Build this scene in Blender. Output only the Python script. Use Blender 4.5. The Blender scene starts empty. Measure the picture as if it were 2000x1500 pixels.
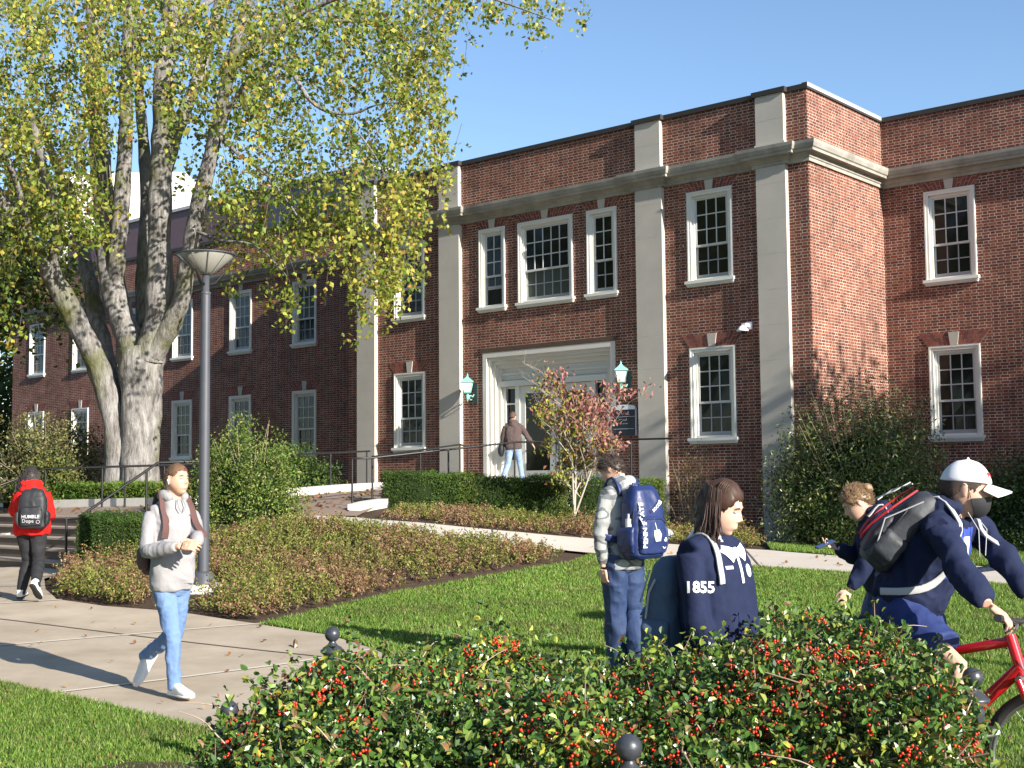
import bpy, math, random
import numpy as np
from mathutils import Vector, Matrix
R=math.radians
rng=np.random.default_rng(7); random.seed(7)
SC=bpy.context.scene; COL=SC.collection
# ---------------- camera
CAMH=1.62
cam=bpy.data.objects.new('camera',bpy.data.cameras.new('camera')); COL.objects.link(cam)
cam.data.sensor_width=36; cam.data.lens=2508.34/2000*36; cam.data.clip_start=.1; cam.data.clip_end=3000
cam.matrix_world=Matrix.Translation((0,0,CAMH))@Matrix.Rotation(math.pi/2+.0747,4,'X')@Matrix.Rotation(-.0091,4,'Z')
cam.data.dof.use_dof=False
SC.camera=cam
# ---------------- light
SUN=Vector((.6754,-.7374,.42)).normalized()
w=bpy.data.worlds.new('World'); SC.world=w; w.use_nodes=True
nt=w.node_tree; bg=nt.nodes['Background']
sky=nt.nodes.new('ShaderNodeTexSky'); sky.sky_type='NISHITA'; sky.sun_disc=False
sky.sun_elevation=math.asin(SUN.z); sky.sun_rotation=math.atan2(SUN.x,SUN.y)
sky.air_density=1.0; sky.dust_density=.35; sky.ozone_density=3.0; sky.altitude=300
nt.links.new(sky.outputs[0],bg.inputs[0]); bg.inputs[1].default_value=.10
sl=bpy.data.lights.new('sun','SUN'); sl.energy=5.0; sl.angle=R(.55); sl.color=(1,.93,.82)
so=bpy.data.objects.new('sun',sl); COL.objects.link(so); so.location=(20,-20,30)
so.rotation_euler=(-SUN).to_track_quat('-Z','Y').to_euler()
SC.view_settings.view_transform='Standard'; SC.view_settings.look='None'
SC.view_settings.exposure=1.12; SC.view_settings.gamma=1
SC.cycles.max_bounces=6; SC.cycles.transparent_max_bounces=8; SC.cycles.diffuse_bounces=3; SC.cycles.glossy_bounces=2
# ---------------- materials
MATS={}
def mat(name,col=(.5,.5,.5),rough=.7,metal=0,spec=.5,noise=None,bump=None,trans=0,coat=0):
    """noise=(scale,amount,col2) ; bump=(scale,strength)"""
    if name in MATS: return MATS[name]
    m=bpy.data.materials.new(name); m.use_nodes=True; N=m.node_tree.nodes; L=m.node_tree.links
    b=N['Principled BSDF']; b.inputs['Base Color'].default_value=(*col,1); b.inputs['Roughness'].default_value=rough
    b.inputs['Metallic'].default_value=metal; b.inputs['Specular IOR Level'].default_value=spec
    if coat: b.inputs['Coat Weight'].default_value=coat; b.inputs['Coat Roughness'].default_value=.1
    if noise or bump: tc=N.new('ShaderNodeTexCoord')
    if noise:
        n=N.new('ShaderNodeTexNoise'); n.inputs['Scale'].default_value=noise[0]; n.inputs['Detail'].default_value=6; n.inputs['Roughness'].default_value=.65
        L.new(tc.outputs['Object'],n.inputs['Vector'])
        mx=N.new('ShaderNodeMix'); mx.data_type='RGBA'; mx.inputs['A'].default_value=(*col,1); mx.inputs['B'].default_value=(*noise[2],1)
        mr=N.new('ShaderNodeMapRange'); mr.inputs[1].default_value=.5-noise[1]*.25; mr.inputs[2].default_value=.5+noise[1]*.25
        L.new(n.outputs[0],mr.inputs[0]); L.new(mr.outputs[0],mx.inputs['Factor']); L.new(mx.outputs['Result'],b.inputs['Base Color'])
    if bump:
        n2=N.new('ShaderNodeTexNoise'); n2.inputs['Scale'].default_value=bump[0]; n2.inputs['Detail'].default_value=4
        L.new(tc.outputs['Object'],n2.inputs['Vector'])
        bp=N.new('ShaderNodeBump'); bp.inputs['Strength'].default_value=bump[1]; bp.inputs['Distance'].default_value=bump[2] if len(bump)>2 else .01
        L.new(n2.outputs[0],bp.inputs['Height']); L.new(bp.outputs[0],b.inputs['Normal'])
    MATS[name]=m; return m
def leafmat(name,trans=.35,rough=.5,spec=.4,attr='Col'):
    if name in MATS: return MATS[name]
    m=bpy.data.materials.new(name); m.use_nodes=True; N=m.node_tree.nodes; L=m.node_tree.links
    b=N['Principled BSDF']; a=N.new('ShaderNodeAttribute'); a.attribute_name=attr
    b.inputs['Roughness'].default_value=rough; b.inputs['Specular IOR Level'].default_value=spec
    L.new(a.outputs['Color'],b.inputs['Base Color'])
    t=N.new('ShaderNodeBsdfTranslucent'); L.new(a.outputs['Color'],t.inputs[0])
    mx=N.new('ShaderNodeMixShader'); mx.inputs[0].default_value=trans
    L.new(b.outputs[0],mx.inputs[1]); L.new(t.outputs[0],mx.inputs[2]); L.new(mx.outputs[0],N['Material Output'].inputs[0])
    MATS[name]=m; return m
# ---------------- object helpers
def tag(o,label=None,cat=None,group=None,kind=None):
    if label: o['label']=label
    if cat: o['category']=cat
    if group: o['group']=group
    if kind: o['kind']=kind
    return o
def link(name,me,parent=None,m=None,loc=None,rotz=None):
    o=bpy.data.objects.new(name,me); COL.objects.link(o)
    if parent is not None: o.parent=parent
    if m is not None:
        for q in (m if isinstance(m,(list,tuple)) else [m]): me.materials.append(q)
    if loc is not None: o.location=loc
    if rotz is not None: o.rotation_euler.z=rotz
    return o
def empty(name,loc=(0,0,0),rotz=0,**k):
    o=bpy.data.objects.new(name,None); COL.objects.link(o); o.location=loc; o.rotation_euler.z=rotz; o.empty_display_size=.2
    return tag(o,**k)
class MB:
    def __init__(s): s.v=[]; s.f=[]; s.uv=[]; s.mi=[]; s.sm=[]
    def quad(s,ps,uvs=None,mi=0,sm=False):
        n=len(s.v); s.v+=[tuple(p) for p in ps]; s.f.append(tuple(range(n,n+len(ps)))); s.uv.append(uvs); s.mi.append(mi); s.sm.append(sm)
    def grid(s,P,closeu=False,closev=False,mi=0,sm=True,flip=False):
        """P[i][j] points"""
        n=len(s.v); a=len(P); b=len(P[0])
        for r in P: s.v+=[tuple(p) for p in r]
        for i in range(a if closeu else a-1):
            for j in range(b if closev else b-1):
                q=(n+i*b+j,n+((i+1)%a)*b+j,n+((i+1)%a)*b+(j+1)%b,n+i*b+(j+1)%b)
                s.f.append(q[::-1] if flip else q); s.uv.append(None); s.mi.append(mi); s.sm.append(sm)
    def box(s,x0,x1,y0,y1,z0,z1,mi=0,M=None,uvm=False,skip=''):
        if x0>x1:x0,x1=x1,x0
        if y0>y1:y0,y1=y1,y0
        if z0>z1:z0,z1=z1,z0
        F=dict(f=((x0,y0,z0),(x1,y0,z0),(x1,y0,z1),(x0,y0,z1)),b=((x1,y1,z0),(x0,y1,z0),(x0,y1,z1),(x1,y1,z1)),
          l=((x0,y1,z0),(x0,y0,z0),(x0,y0,z1),(x0,y1,z1)),r=((x1,y0,z0),(x1,y1,z0),(x1,y1,z1),(x1,y0,z1)),
          t=((x0,y0,z1),(x1,y0,z1),(x1,y1,z1),(x0,y1,z1)),d=((x0,y1,z0),(x1,y1,z0),(x1,y0,z0),(x0,y0,z0)))
        for k,ps in F.items():
            if k in skip: continue
            uv=[(p[0] if k in 'fbtd' else p[1], p[2] if k not in 'td' else p[1]) for p in ps]
            if M is not None: ps=[tuple(M@Vector(p)) for p in ps]
            s.quad(ps,uv,mi)
    def tube(s,pts,rad,n=8,mi=0,cap=True,sm=True,flat=1.0):
        pts=[Vector(p) for p in pts]; 
        if not hasattr(rad,'__len__'): rad=[rad]*len(pts)
        rings=[]; up=None
        for i,p in enumerate(pts):
            t=(pts[min(i+1,len(pts)-1)]-pts[max(i-1,0)])
            if t.length<1e-9: t=Vector((0,0,1))
            t.normalize()
            if up is None: up=Vector((0,0,1)) if abs(t.z)<.9 else Vector((1,0,0))
            a=t.cross(up); a.normalize(); b=a.cross(t).normalized(); up=b
            rings.append([p+(a*math.cos(k*2*math.pi/n)+b*math.sin(k*2*math.pi/n)*flat)*rad[i] for k in range(n)])
        s.grid(rings,closev=True,mi=mi,sm=sm,flip=True)
        if cap:
            s.quad(rings[0],None,mi); s.quad(rings[-1][::-1],None,mi)
    def lathe(s,prof,n=20,c=(0,0,0),mi=0,sm=True):
        rings=[[(c[0]+r*math.cos(k*2*math.pi/n),c[1]+r*math.sin(k*2*math.pi/n),c[2]+z) for k in range(n)] for r,z in prof]
        s.grid(rings,closev=True,mi=mi,sm=sm,flip=True)
    def ball(s,c,r,n=12,mi=0,sx=1,sy=1,sz=1,M=None):
        rings=[]
        for i in range(n//2+1):
            a=math.pi*i/(n//2); rr=max(math.sin(a),1e-4)
            rings.append([Vector((r*sx*rr*math.cos(k*2*math.pi/n),r*sy*rr*math.sin(k*2*math.pi/n),-r*sz*math.cos(a))) for k in range(n)])
        if M is not None: rings=[[M@p for p in g] for g in rings]
        rings=[[p+Vector(c) for p in g] for g in rings]
        s.grid(rings,closev=True,mi=mi,flip=True)
    def mesh(s,name):
        me=bpy.data.meshes.new(name); me.from_pydata(s.v,[],s.f)
        me.polygons.foreach_set('material_index',s.mi); me.polygons.foreach_set('use_smooth',s.sm)
        if any(u is not None for u in s.uv):
            l=me.uv_layers.new(name='UVMap'); i=0
            for f,u in zip(s.f,s.uv):
                for k in range(len(f)):
                    l.data[i].uv=u[k] if u else (0,0); i+=1
        me.update(); return me
    def build(s,name,m,parent=None,weld=False,**k):
        me=s.mesh(name); o=link(name,me,parent,m,**k)
        return o
def npmesh(name,V,F,m,parent=None,col=None,smooth=False,**k):
    """V (n,3) F (m,k) numpy; fast"""
    me=bpy.data.meshes.new(name); nf,kk=F.shape
    me.vertices.add(len(V)); me.vertices.foreach_set('co',np.asarray(V,np.float32).ravel())
    me.loops.add(nf*kk); me.loops.foreach_set('vertex_index',F.astype(np.int32).ravel())
    me.polygons.add(nf); me.polygons.foreach_set('loop_start',np.arange(0,nf*kk,kk,dtype=np.int32))
    me.polygons.foreach_set('use_smooth',np.full(nf,smooth))
    if col is not None:
        a=me.attributes.new('Col','FLOAT_COLOR','POINT'); c=np.ones((len(V),4),np.float32); c[:,:3]=col; a.data.foreach_set('color',c.ravel())
    me.update(calc_edges=True)
    return link(name,me,parent,m,**k)
def unit(v): return v/np.maximum(np.linalg.norm(v,axis=-1,keepdims=True),1e-9)
def leaves(name,C,size,cols,m,parent=None,up=.3,asp=.55,fold=.25,droop=None,seed=1,rnd=False,**k):
    """leaf cloud: every leaf is two folded triangles pairs. C (n,3), size scalar/array, cols (n,3)"""
    g=np.random.default_rng(seed); n=len(C); C=np.asarray(C,float)
    ax=unit(g.normal(size=(n,3))+(0 if droop is None else np.asarray(droop)))
    nr=g.normal(size=(n,3))*(1-up)+np.array([0,0,up*2.]); nr=unit(np.cross(ax,np.cross(nr,ax)))
    sd=np.cross(ax,nr); L=(np.ones(n)*size*g.uniform(.7,1.25,n))[:,None]
    b=C-ax*L*.5; t=C+ax*L*.5; mid=C-ax*L*.08
    l=mid+sd*L*asp*.5+nr*L*fold*.3; r=mid-sd*L*asp*.5+nr*L*fold*.3
    if rnd:
        q=lambda f,w_: C+ax*L*f+sd*L*asp*w_+nr*L*fold*abs(w_)*.8
        V=np.stack([b,q(-.22,.42),q(.20,.46),t-nr*L*.10,q(.20,-.46),q(-.22,-.42),C+ax*L*0,],1).reshape(-1,3); i=np.arange(n)*7
        F=np.concatenate([np.stack([i,i+6,i+2,i+1],1),np.stack([i,i+5,i+4,i+6],1),np.stack([i+6,i+4,i+3,i+2],1)])
        return npmesh(name,V,F,m,parent,np.repeat(cols,7,0),**k)
    V=np.stack([b,l,t,r],1).reshape(-1,3); i=np.arange(n)*4
    F=np.concatenate([np.stack([i,i+2,i+1],1),np.stack([i,i+3,i+2],1)])
    return npmesh(name,V,F,m,parent,np.repeat(cols,4,0),**k)
def palette(n,cols,wts,jit=.15,seed=3):
    g=np.random.default_rng(seed); cols=np.array(cols,float); w_=np.array(wts,float); w_/=w_.sum()
    c=cols[g.choice(len(cols),n,p=w_)]; return np.clip(c*(1+g.normal(size=(n,1))*jit)*(1+g.normal(size=(n,3))*jit*.3),.002,.9)
def vnoise(P,scale,seed=0):
    """smooth value noise for (n,3) points"""
    P=np.asarray(P,float)*scale+seed*17.3; i=np.floor(P).astype(np.int64); f=P-i; f=f*f*(3-2*f); out=0
    for dx in (0,1):
        for dy in (0,1):
            for dz in (0,1):
                h=((i[:,0]+dx)*73856093)^((i[:,1]+dy)*19349663)^((i[:,2]+dz)*83492791); h=(h^(h>>13))*1274126177; h=(h&0xffff)/65535.
                out=out+h*(f[:,0] if dx else 1-f[:,0])*(f[:,1] if dy else 1-f[:,1])*(f[:,2] if dz else 1-f[:,2])
    return out
def inpoly(x,y,poly):
    x=np.asarray(x);y=np.asarray(y); r=np.zeros(x.shape,bool); j=len(poly)-1
    for i in range(len(poly)):
        xi,yi=poly[i];xj,yj=poly[j]
        with np.errstate(divide='ignore',invalid='ignore'):
            r^=((yi>y)!=(yj>y))&(x<(xj-xi)*(y-yi)/(yj-yi+1e-12)+xi)
        j=i
    return r

# ================= SETTING: building =================
YAW=.8638; BO=Vector((5.2268,28.5,0)); ROT=-(math.pi/2-YAW)
XM=-5.727
def brickmat(name,c1,c2,c3,mort,soldier=False):
    m=bpy.data.materials.new(name); m.use_nodes=True; N=m.node_tree.nodes; L=m.node_tree.links; b=N['Principled BSDF']
    def M(op,a,b_=None,c=None):
        n=N.new('ShaderNodeMath'); n.operation=op
        for i,q in enumerate((a,b_,c)):
            if q is None: continue
            if isinstance(q,(int,float)): n.inputs[i].default_value=q
            else: L.new(q,n.inputs[i])
        return n.outputs[0]
    uv=N.new('ShaderNodeUVMap'); sp=N.new('ShaderNodeSeparateXYZ'); L.new(uv.outputs[0],sp.inputs[0])
    H_=.0677; P_=.312
    vr=M('DIVIDE',sp.outputs[1],H_); row=M('FLOOR',vr); fv=M('FRACT',vr)
    ur=M('ADD',M('DIVIDE',sp.outputs[0],P_),M('MULTIPLY',M('MODULO',M('ABSOLUTE',row),2.0),.5)); ci=M('FLOOR',ur); fu=M('FRACT',ur)
    hd=M('GREATER_THAN',fu,.665)
    mu=.022; 
    e1=M('LESS_THAN',fu,mu*2); e2=M('LESS_THAN',M('ABSOLUTE',M('SUBTRACT',fu,.665)),mu)
    e3=M('LESS_THAN',fv,.19)
    mo=M('MAXIMUM',M('MAXIMUM',e1,e2),e3)
    cv=N.new('ShaderNodeCombineXYZ'); L.new(ci,cv.inputs[0]); L.new(row,cv.inputs[1]); L.new(hd,cv.inputs[2])
    wn=N.new('ShaderNodeTexWhiteNoise'); L.new(cv.outputs[0],wn.inputs[0])
    rp=N.new('ShaderNodeValToRGB'); L.new(M('MULTIPLY_ADD',hd,-.15,M('MULTIPLY_ADD',wn.outputs[0],.8,.22)),rp.inputs[0]); e=rp.color_ramp.elements
    e[0].position=.05; e[0].color=(*c3,1); e[1].position=.9; e[1].color=(*c2,1); q=e.new(.5); q.color=(*c1,1)
    tc=N.new('ShaderNodeTexCoord'); no=N.new('ShaderNodeTexNoise'); no.inputs['Scale'].default_value=.55; no.inputs['Detail'].default_value=5; L.new(tc.outputs['Object'],no.inputs['Vector'])
    mr=N.new('ShaderNodeMapRange'); mr.inputs[1].default_value=.3; mr.inputs[2].default_value=.7; mr.inputs[3].default_value=.8; mr.inputs[4].default_value=1.15; L.new(no.outputs[0],mr.inputs[0])
    no2=N.new('ShaderNodeTexNoise'); no2.inputs['Scale'].default_value=3.; no2.inputs['Detail'].default_value=6; L.new(tc.outputs['Object'],no2.inputs['Vector'])
    mr2=N.new('ShaderNodeMapRange'); mr2.inputs[1].default_value=.35; mr2.inputs[2].default_value=.65; mr2.inputs[3].default_value=.55; mr2.inputs[4].default_value=1.1; L.new(no2.outputs[0],mr2.inputs[0])
    mm=N.new('ShaderNodeVectorMath'); mm.operation='SCALE'; mm.inputs[0].default_value=mort; L.new(mr2.outputs[0],mm.inputs['Scale'])
    mx=N.new('ShaderNodeMix'); mx.data_type='RGBA'; L.new(mo,mx.inputs['Factor']); L.new(rp.outputs[0],mx.inputs['A']); L.new(mm.outputs[0],mx.inputs['B'])
    sc=N.new('ShaderNodeVectorMath'); sc.operation='SCALE'; L.new(mx.outputs['Result'],sc.inputs[0]); L.new(mr.outputs[0],sc.inputs['Scale'])
    L.new(sc.outputs[0],b.inputs['Base Color']); b.inputs['Roughness'].default_value=.85; b.inputs['Specular IOR Level'].default_value=.25
    bp=N.new('ShaderNodeBump'); bp.inputs['Strength'].default_value=.6; bp.inputs['Distance'].default_value=.006
    L.new(M('ADD',M('MULTIPLY',mo,-1.0),M('MULTIPLY',wn.outputs[0],.7)),bp.inputs['Height']); L.new(bp.outputs[0],b.inputs['Normal'])
    return m
BRK=brickmat('brick',(.165,.050,.033),(.235,.078,.046),(.085,.033,.028),(.52,.43,.35))
STONE=mat('limestone',(.55,.51,.45),.8,noise=(1.3,1.4,(.42,.395,.35)),bump=(60,.15,.003),spec=.25)
STONEW=mat('weathered_stone',(.44,.42,.37),.85,noise=(1.6,.9,(.20,.19,.165)),bump=(40,.2,.004),spec=.2)
PAINT=mat('cream_paint',(.76,.755,.70),.5,noise=(9,2,(.68,.67,.61)),spec=.35)
SASH=mat('sash_paint',(.58,.59,.57),.45)
SASHG=mat('grey_sash_paint',(.32,.33,.34),.45)
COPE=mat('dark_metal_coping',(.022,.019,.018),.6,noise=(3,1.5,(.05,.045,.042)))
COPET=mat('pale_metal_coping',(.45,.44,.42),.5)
GLASS=mat('window_glass',(.008,.010,.010),.05,spec=.28,noise=(.8,1.5,(.020,.022,.016)))
GLASSB=mat('glass_with_blind',(.085,.095,.075),.08,spec=.3,noise=(2.5,1.5,(.05,.06,.045)))
CONC=mat('concrete',(.52,.47,.41),.9,noise=(1.7,1.3,(.40,.36,.31)),bump=(120,.2,.003),spec=.2)
WHITEC=mat('pale_concrete',(.70,.68,.63),.85,noise=(4,1.5,(.55,.53,.48)),spec=.2)
def local(x,y,z=0):
    c,s=math.cos(ROT),math.sin(ROT); return Vector((BO.x+c*x-s*y,BO.y+s*x+c*y,z))
B=empty('school_building',(BO.x,BO.y,0),ROT,label='long two storey red brick building with limestone pilasters, white sash windows and flat parapet',cat='building')
def wallrect(mb,x0,x1,z0,z1,y,holes,uo=0):
    xs=sorted(set([x0,x1]+[h[0] for h in holes]+[h[1] for h in holes])); zs=sorted(set([z0,z1]+[h[2] for h in holes]+[h[3] for h in holes]))
    xs=[a for a in xs if x0<=a<=x1]; zs=[a for a in zs if z0<=a<=z1]
    for a,b_ in zip(xs,xs[1:]):
        for c,d in zip(zs,zs[1:]):
            if any(h[0]-1e-6<=a and b_<=h[1]+1e-6 and h[2]-1e-6<=c and d<=h[3]+1e-6 for h in holes): continue
            mb.quad([(a,y,c),(b_,y,c),(b_,y,d),(a,y,d)],[(a+uo,c),(b_+uo,c),(b_+uo,d),(a+uo,d)])
# window: centre x, frame width w, top z, sill-bottom z, wall plane y
def window(x,w,zt,zb,y,cols=3,opn=0,blind=0,key=True,parent=None):
    P=parent or B; h=w/2; zs=zb+.14
    f=MB()
    a=.10
    # casing (proud 2 cm), inner step
    f.box(x-h,x-h+a,y-.03,y+.16,zs,zt); f.box(x+h-a,x+h,y-.03,y+.16,zs,zt); f.box(x-h+a,x+h-a,y-.03,y+.16,zt-a,zt)
    f.box(x-h,x-h+.035,y-.045,y-.03,zs,zt); f.box(x+h-.035,x+h,y-.045,y-.03,zs,zt); f.box(x-h+.035,x+h-.035,y-.045,y-.03,zt-.035,zt)
    b_=.055; f.box(x-h+a,x-h+a+b_,y+.035,y+.16,zs,zt-a); f.box(x+h-a-b_,x+h-a,y+.035,y+.16,zs,zt-a); f.box(x-h+a+b_,x+h-a-b_,y+.035,y+.16,zt-a-b_,zt-a)
    f.box(x-h+a+b_,x+h-a-b_,y+.02,y+.16,zs,zs+.05)
    wf=f.build('window',PAINT,P)
    s=MB(); s.box(x-h-.055,x+h+.055,y-.10,y+.05,zb+.07,zs); s.box(x-h-.03,x+h+.03,y-.07,y+.05,zb+.03,zb+.07); s.box(x-h-.015,x+h+.015,y-.05,y+.05,zb,zb+.03)
    s.build('sill',PAINT,wf)
    xi0=x-h+a+b_; xi1=x+h-a-b_; zi0=zs+.05; zi1=zt-a-b_; H_=zi1-zi0; zm=zi0+H_*.405
    def sash(z0,z1,yy,rows,mt,bot,top,bl=0):
        m=MB(); st=.05; m.box(xi0,xi0+st,yy,yy+.04,z0,z1); m.box(xi1-st,xi1,yy,yy+.04,z0,z1); m.box(xi0+st,xi1-st,yy,yy+.04,z0,z0+bot); m.box(xi0+st,xi1-st,yy,yy+.04,z1-top,z1)
        gx0=xi0+st; gx1=xi1-st; gz0=z0+bot; gz1=z1-top
        for i in range(1,cols):
            c=gx0+(gx1-gx0)*i/cols; m.box(c-.0125,c+.0125,yy+.005,yy+.035,gz0,gz1)
        for i in range(1,rows):
            c=gz0+(gz1-gz0)*i/rows
            for k in range(cols):
                l=gx0+(gx1-gx0)*k/cols+(.0125 if k else 0); r=gx0+(gx1-gx0)*(k+1)/cols-(.0125 if k<cols-1 else 0)
                m.box(l,r,yy+.007,yy+.033,c-.0125,c+.0125)
        sh=m.build('sash',mt,wf)
        g=MB()
        for i in range(cols):
            for j in range(rows):
                c0=gx0+(gx1-gx0)*i/cols; c1=gx0+(gx1-gx0)*(i+1)/cols; d0=gz0+(gz1-gz0)*j/rows; d1=gz0+(gz1-gz0)*(j+1)/rows
                t=[random.uniform(-.002,.002) for _ in range(4)]
                g.quad([(c0,yy+.02+t[0],d0),(c1,yy+.02+t[1],d0),(c1,yy+.02+t[2],d1),(c0,yy+.02+t[3],d1)],None,1 if (bl and j>=rows-bl) else 0)
        g.build('glass',[GLASS,GLASSB],wf)
    sash(zm-.02,zi1,y+.06,3,SASH,.05,.045,blind)
    sash(zi0+opn,min(zm+.02+opn,zi1),y+.105,2,SASHG,.09,.045,2 if cols==5 else 0)
    if opn:
        d=MB(); d.box(xi0,xi1,y+.15,y+.16,zi0,zi0+opn); d.build('opening',mat('dark_interior',(.01,.01,.01),.9),wf)
    if key:
        hk=.30; kz=zt+.012
        k=MB(); kw=.085; kt=.125
        v=[(x-kw,y-.03,kz),(x+kw,y-.03,kz),(x+kt,y-.03,kz+hk),(x-kt,y-.03,kz+hk)]; v2=[(p[0],y+.02,p[2]) for p in v]
        k.quad(v); k.quad([v[1],v2[1],v2[2],v[2]]); k.quad([v2[0],v[0],v[3],v2[3]]); k.quad([v[0],v2[0],v2[1],v[1]]); k.quad([v[3],v[2],v2[2],v2[3]])
        k.build('keystone',STONE,wf)
        l=MB()
        nb=max(4,int((w/2-.09)/.075))
        for sgn in (-1,1):
            for i in range(nb):
                u0=kw+(h-kw)*i/nb+.006; u1=kw+(h-kw)*(i+1)/nb-.006; t0=kt+(h+.24-kt)*i/nb+.006; t1=kt+(h+.24-kt)*(i+1)/nb-.006
                sp=.33 if i%2 else .66
                for (q0,q1) in ((0,sp),(sp,1)):
                    g=.006; za=kz+hk*q0+(g if q0 else 0); zb_=kz+hk*q1-(g if q1<1 else 0)
                    L_=lambda q,lo,hi: lo+(hi-lo)*q
                    ps=[(x+sgn*L_(q0,u0,t0),y-.012,za),(x+sgn*L_(q0,u1,t1),y-.012,za),(x+sgn*L_(q1,u1,t1),y-.012,zb_),(x+sgn*L_(q1,u0,t0),y-.012,zb_)]
                    if sgn<0: ps=ps[::-1]
                    l.quad(ps,None,random.choice((0,0,1,2)))
        a0=x-h-.24;a1=x+h+.24
        l.quad([(x-h,y-.006,kz-.012),(x+h,y-.006,kz-.012),(a1,y-.006,kz+hk),(a0,y-.006,kz+hk)],None,3)
        l.build('brick_arch',[mat('arch_brick_a',(.21,.062,.045),.85),mat('arch_brick_b',(.26,.085,.055),.85),mat('arch_brick_c',(.15,.05,.04),.85),mat('arch_mortar',(.40,.33,.28),.9)],wf)
    return (x-h+.01,x+h-.01,zb+.02,zt-.01)
ZT,ZC,ZCT,ZP=10.09,8.47,8.87,10.22
HU=(8.23,6.015); HL=(4.60,2.40); WS=1.19; WN=.90; WM=1.77
C0,C1=XM-7.361,XM+7.361
holes=[]
for sgn in (-1,1):
    for (t,b_) in (HU,HL): holes.append(window(XM+sgn*4.855,WS,t,b_,0))
holes.append(window(XM-1.79,WN,HU[0],HU[1],0,cols=2,opn=.42)); holes.append(window(XM,WM,HU[0],HU[1],0,cols=5)); holes.append(window(XM+1.79,WN,HU[0],HU[1],0,cols=2))
DX0,DX1,DZ=XM-2.14,XM+2.14,4.95
holes.append((DX0+.02,DX1-.02,-1,DZ-.02))
SR,SL=3.73,2.35
wl=MB()
wallrect(wl,C0,C1,-1,ZT,0,holes)
# return walls of the pavilion
wl.quad([(C1,0,-1),(C1,SR+.0,-1),(C1,SR,ZT),(C1,0,ZT)],[(0+C1,-1),(SR+C1,-1),(SR+C1,ZT),(0+C1,ZT)])
wl.quad([(C0,SL,-1),(C0,0,-1),(C0,0,ZT),(C0,SL,ZT)],[(-SL+C0,-1),(C0,-1),(C0,ZT),(-SL+C0,ZT)])
hr=[]; 
for i in range(3):
    for (t,b_) in (HU,HL): hr.append(window(3.25+3.37*i,WS,t,b_,SR))
wallrect(wl,C1,16,-1,ZT,SR,hr,uo=.1)
hl=[]
for i,cx in enumerate((-17.79,-21.16,-24.53,-27.93,-31.30,-34.64)):
    for (t,b_) in (HU,HL): hl.append(window(cx,WS,t,b_,SL,blind=(3,2,3,0,3,1)[i] if t==HU[0] else (1,0,0,2,0,0)[i]))
wallrect(wl,-36.63,C0,-1,ZT,SL,hl,uo=.05)
wl.quad([(-36.63,16,-1),(-36.63,SL,-1),(-36.63,SL,ZT),(-36.63,16,ZT)],[(16,-1),(SL,-1),(SL,ZT),(16,ZT)])
wl.quad([(16,SR,-1),(16,16,-1),(16,16,ZT),(16,SR,ZT)],[(SR,-1),(16,-1),(16,ZT),(SR,ZT)])
wl.quad([(16,16,-1),(-36.63,16,-1),(-36.63,16,ZT),(16,16,ZT)],[(16,-1),(-36,-1),(-36,ZT),(16,ZT)])
wl.build('wall',BRK,B)
rf=MB(); zr=9.9
rf.quad([(C0,0.3,zr),(C1,.3,zr),(C1,16,zr),(C0,16,zr)]); rf.quad([(C1,SR,zr),(16,SR,zr),(16,16,zr),(C1,16,zr)]); rf.quad([(-36.6,SL,zr),(C0,SL,zr),(C0,16,zr),(-36.6,16,zr)])
# inner parapet faces
rf.box(C0,C1,.3,.32,zr,ZT); rf.box(-36.6,C0,SL+.3,SL+.32,zr,ZT); rf.box(C1,16,SR+.3,SR+.32,zr,ZT)
rf.build('roof',mat('roof_membrane',(.12,.12,.12),.9),B)
# pilasters & parapet piers
PIL=[(XM-6.87,XM-6.14),(XM-3.62,XM-2.87),(XM+2.87,XM+3.62),(XM+6.14,XM+6.87)]
PP=.125
def stoneblocks(mb,x0,x1,y0,y1,z0,z1,hs):
    z=z0
    while z<z1-1e-6:
        t=min(z+hs,z1)
        if z1-t<.2: t=z1
        mb.box(x0+.002,x1-.002,y0+.002,y1,z,z+.006); mb.box(x0,x1,y0,y1,z+.006,t); z=t
for x0,x1 in PIL:
    m=MB(); stoneblocks(m,x0,x1,-PP,.02,-.5,ZC,.78); m.build('pilaster',STONE,B)
    m=MB(); stoneblocks(m,x0+.02,x1-.02,-PP,.02,ZCT+.12,ZT-.003,.52); m.box(x0-.01,x1+.01,-PP-.02,.02,ZCT+.02,ZCT+.12); m.build('parapet_pier',STONE,B)
# cornice profile: list of (projection,z) swept round a plan polyline
PROF=[(0.005,ZC),(.05,ZC),(.05,ZC+.07),(.075,ZC+.085),(.085,ZC+.13),(.12,ZC+.17),(.235,ZC+.175),(.24,ZC+.23),(.27,ZC+.25),(.30,ZC+.33),(.31,ZC+.40),(.02,ZC+.47)]
def sweep(mb,plan,prof):
    """plan: list of (x,y) with outward on the right hand side ( -y for +x direction )"""
    n=len(plan); P=[Vector(p) for p in plan]; rows=[]
    for e,z in prof:
        r=[]
        for i in range(n):
            if i==0: t=(P[1]-P[0]).normalized(); o=Vector((t.y,-t.x))*e
            elif i==n-1: t=(P[i]-P[i-1]).normalized(); o=Vector((t.y,-t.x))*e
            else:
                a=(P[i]-P[i-1]).normalized(); b_=(P[i+1]-P[i]).normalized(); na=Vector((a.y,-a.x)); nb=Vector((b_.y,-b_.x)); o=(na+nb)/(1+na.dot(nb))*e
            r.append((P[i].x+o.x,P[i].y+o.y,z))
        rows.append(r)
    for j in range(len(rows)-1):
        for i in range(n-1):
            mb.quad([rows[j][i],rows[j][i+1],rows[j+1][i+1],rows[j+1][i]])
plan=[(-36.63,16),(-36.63,SL),(C0,SL),(C0,0)]
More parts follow.
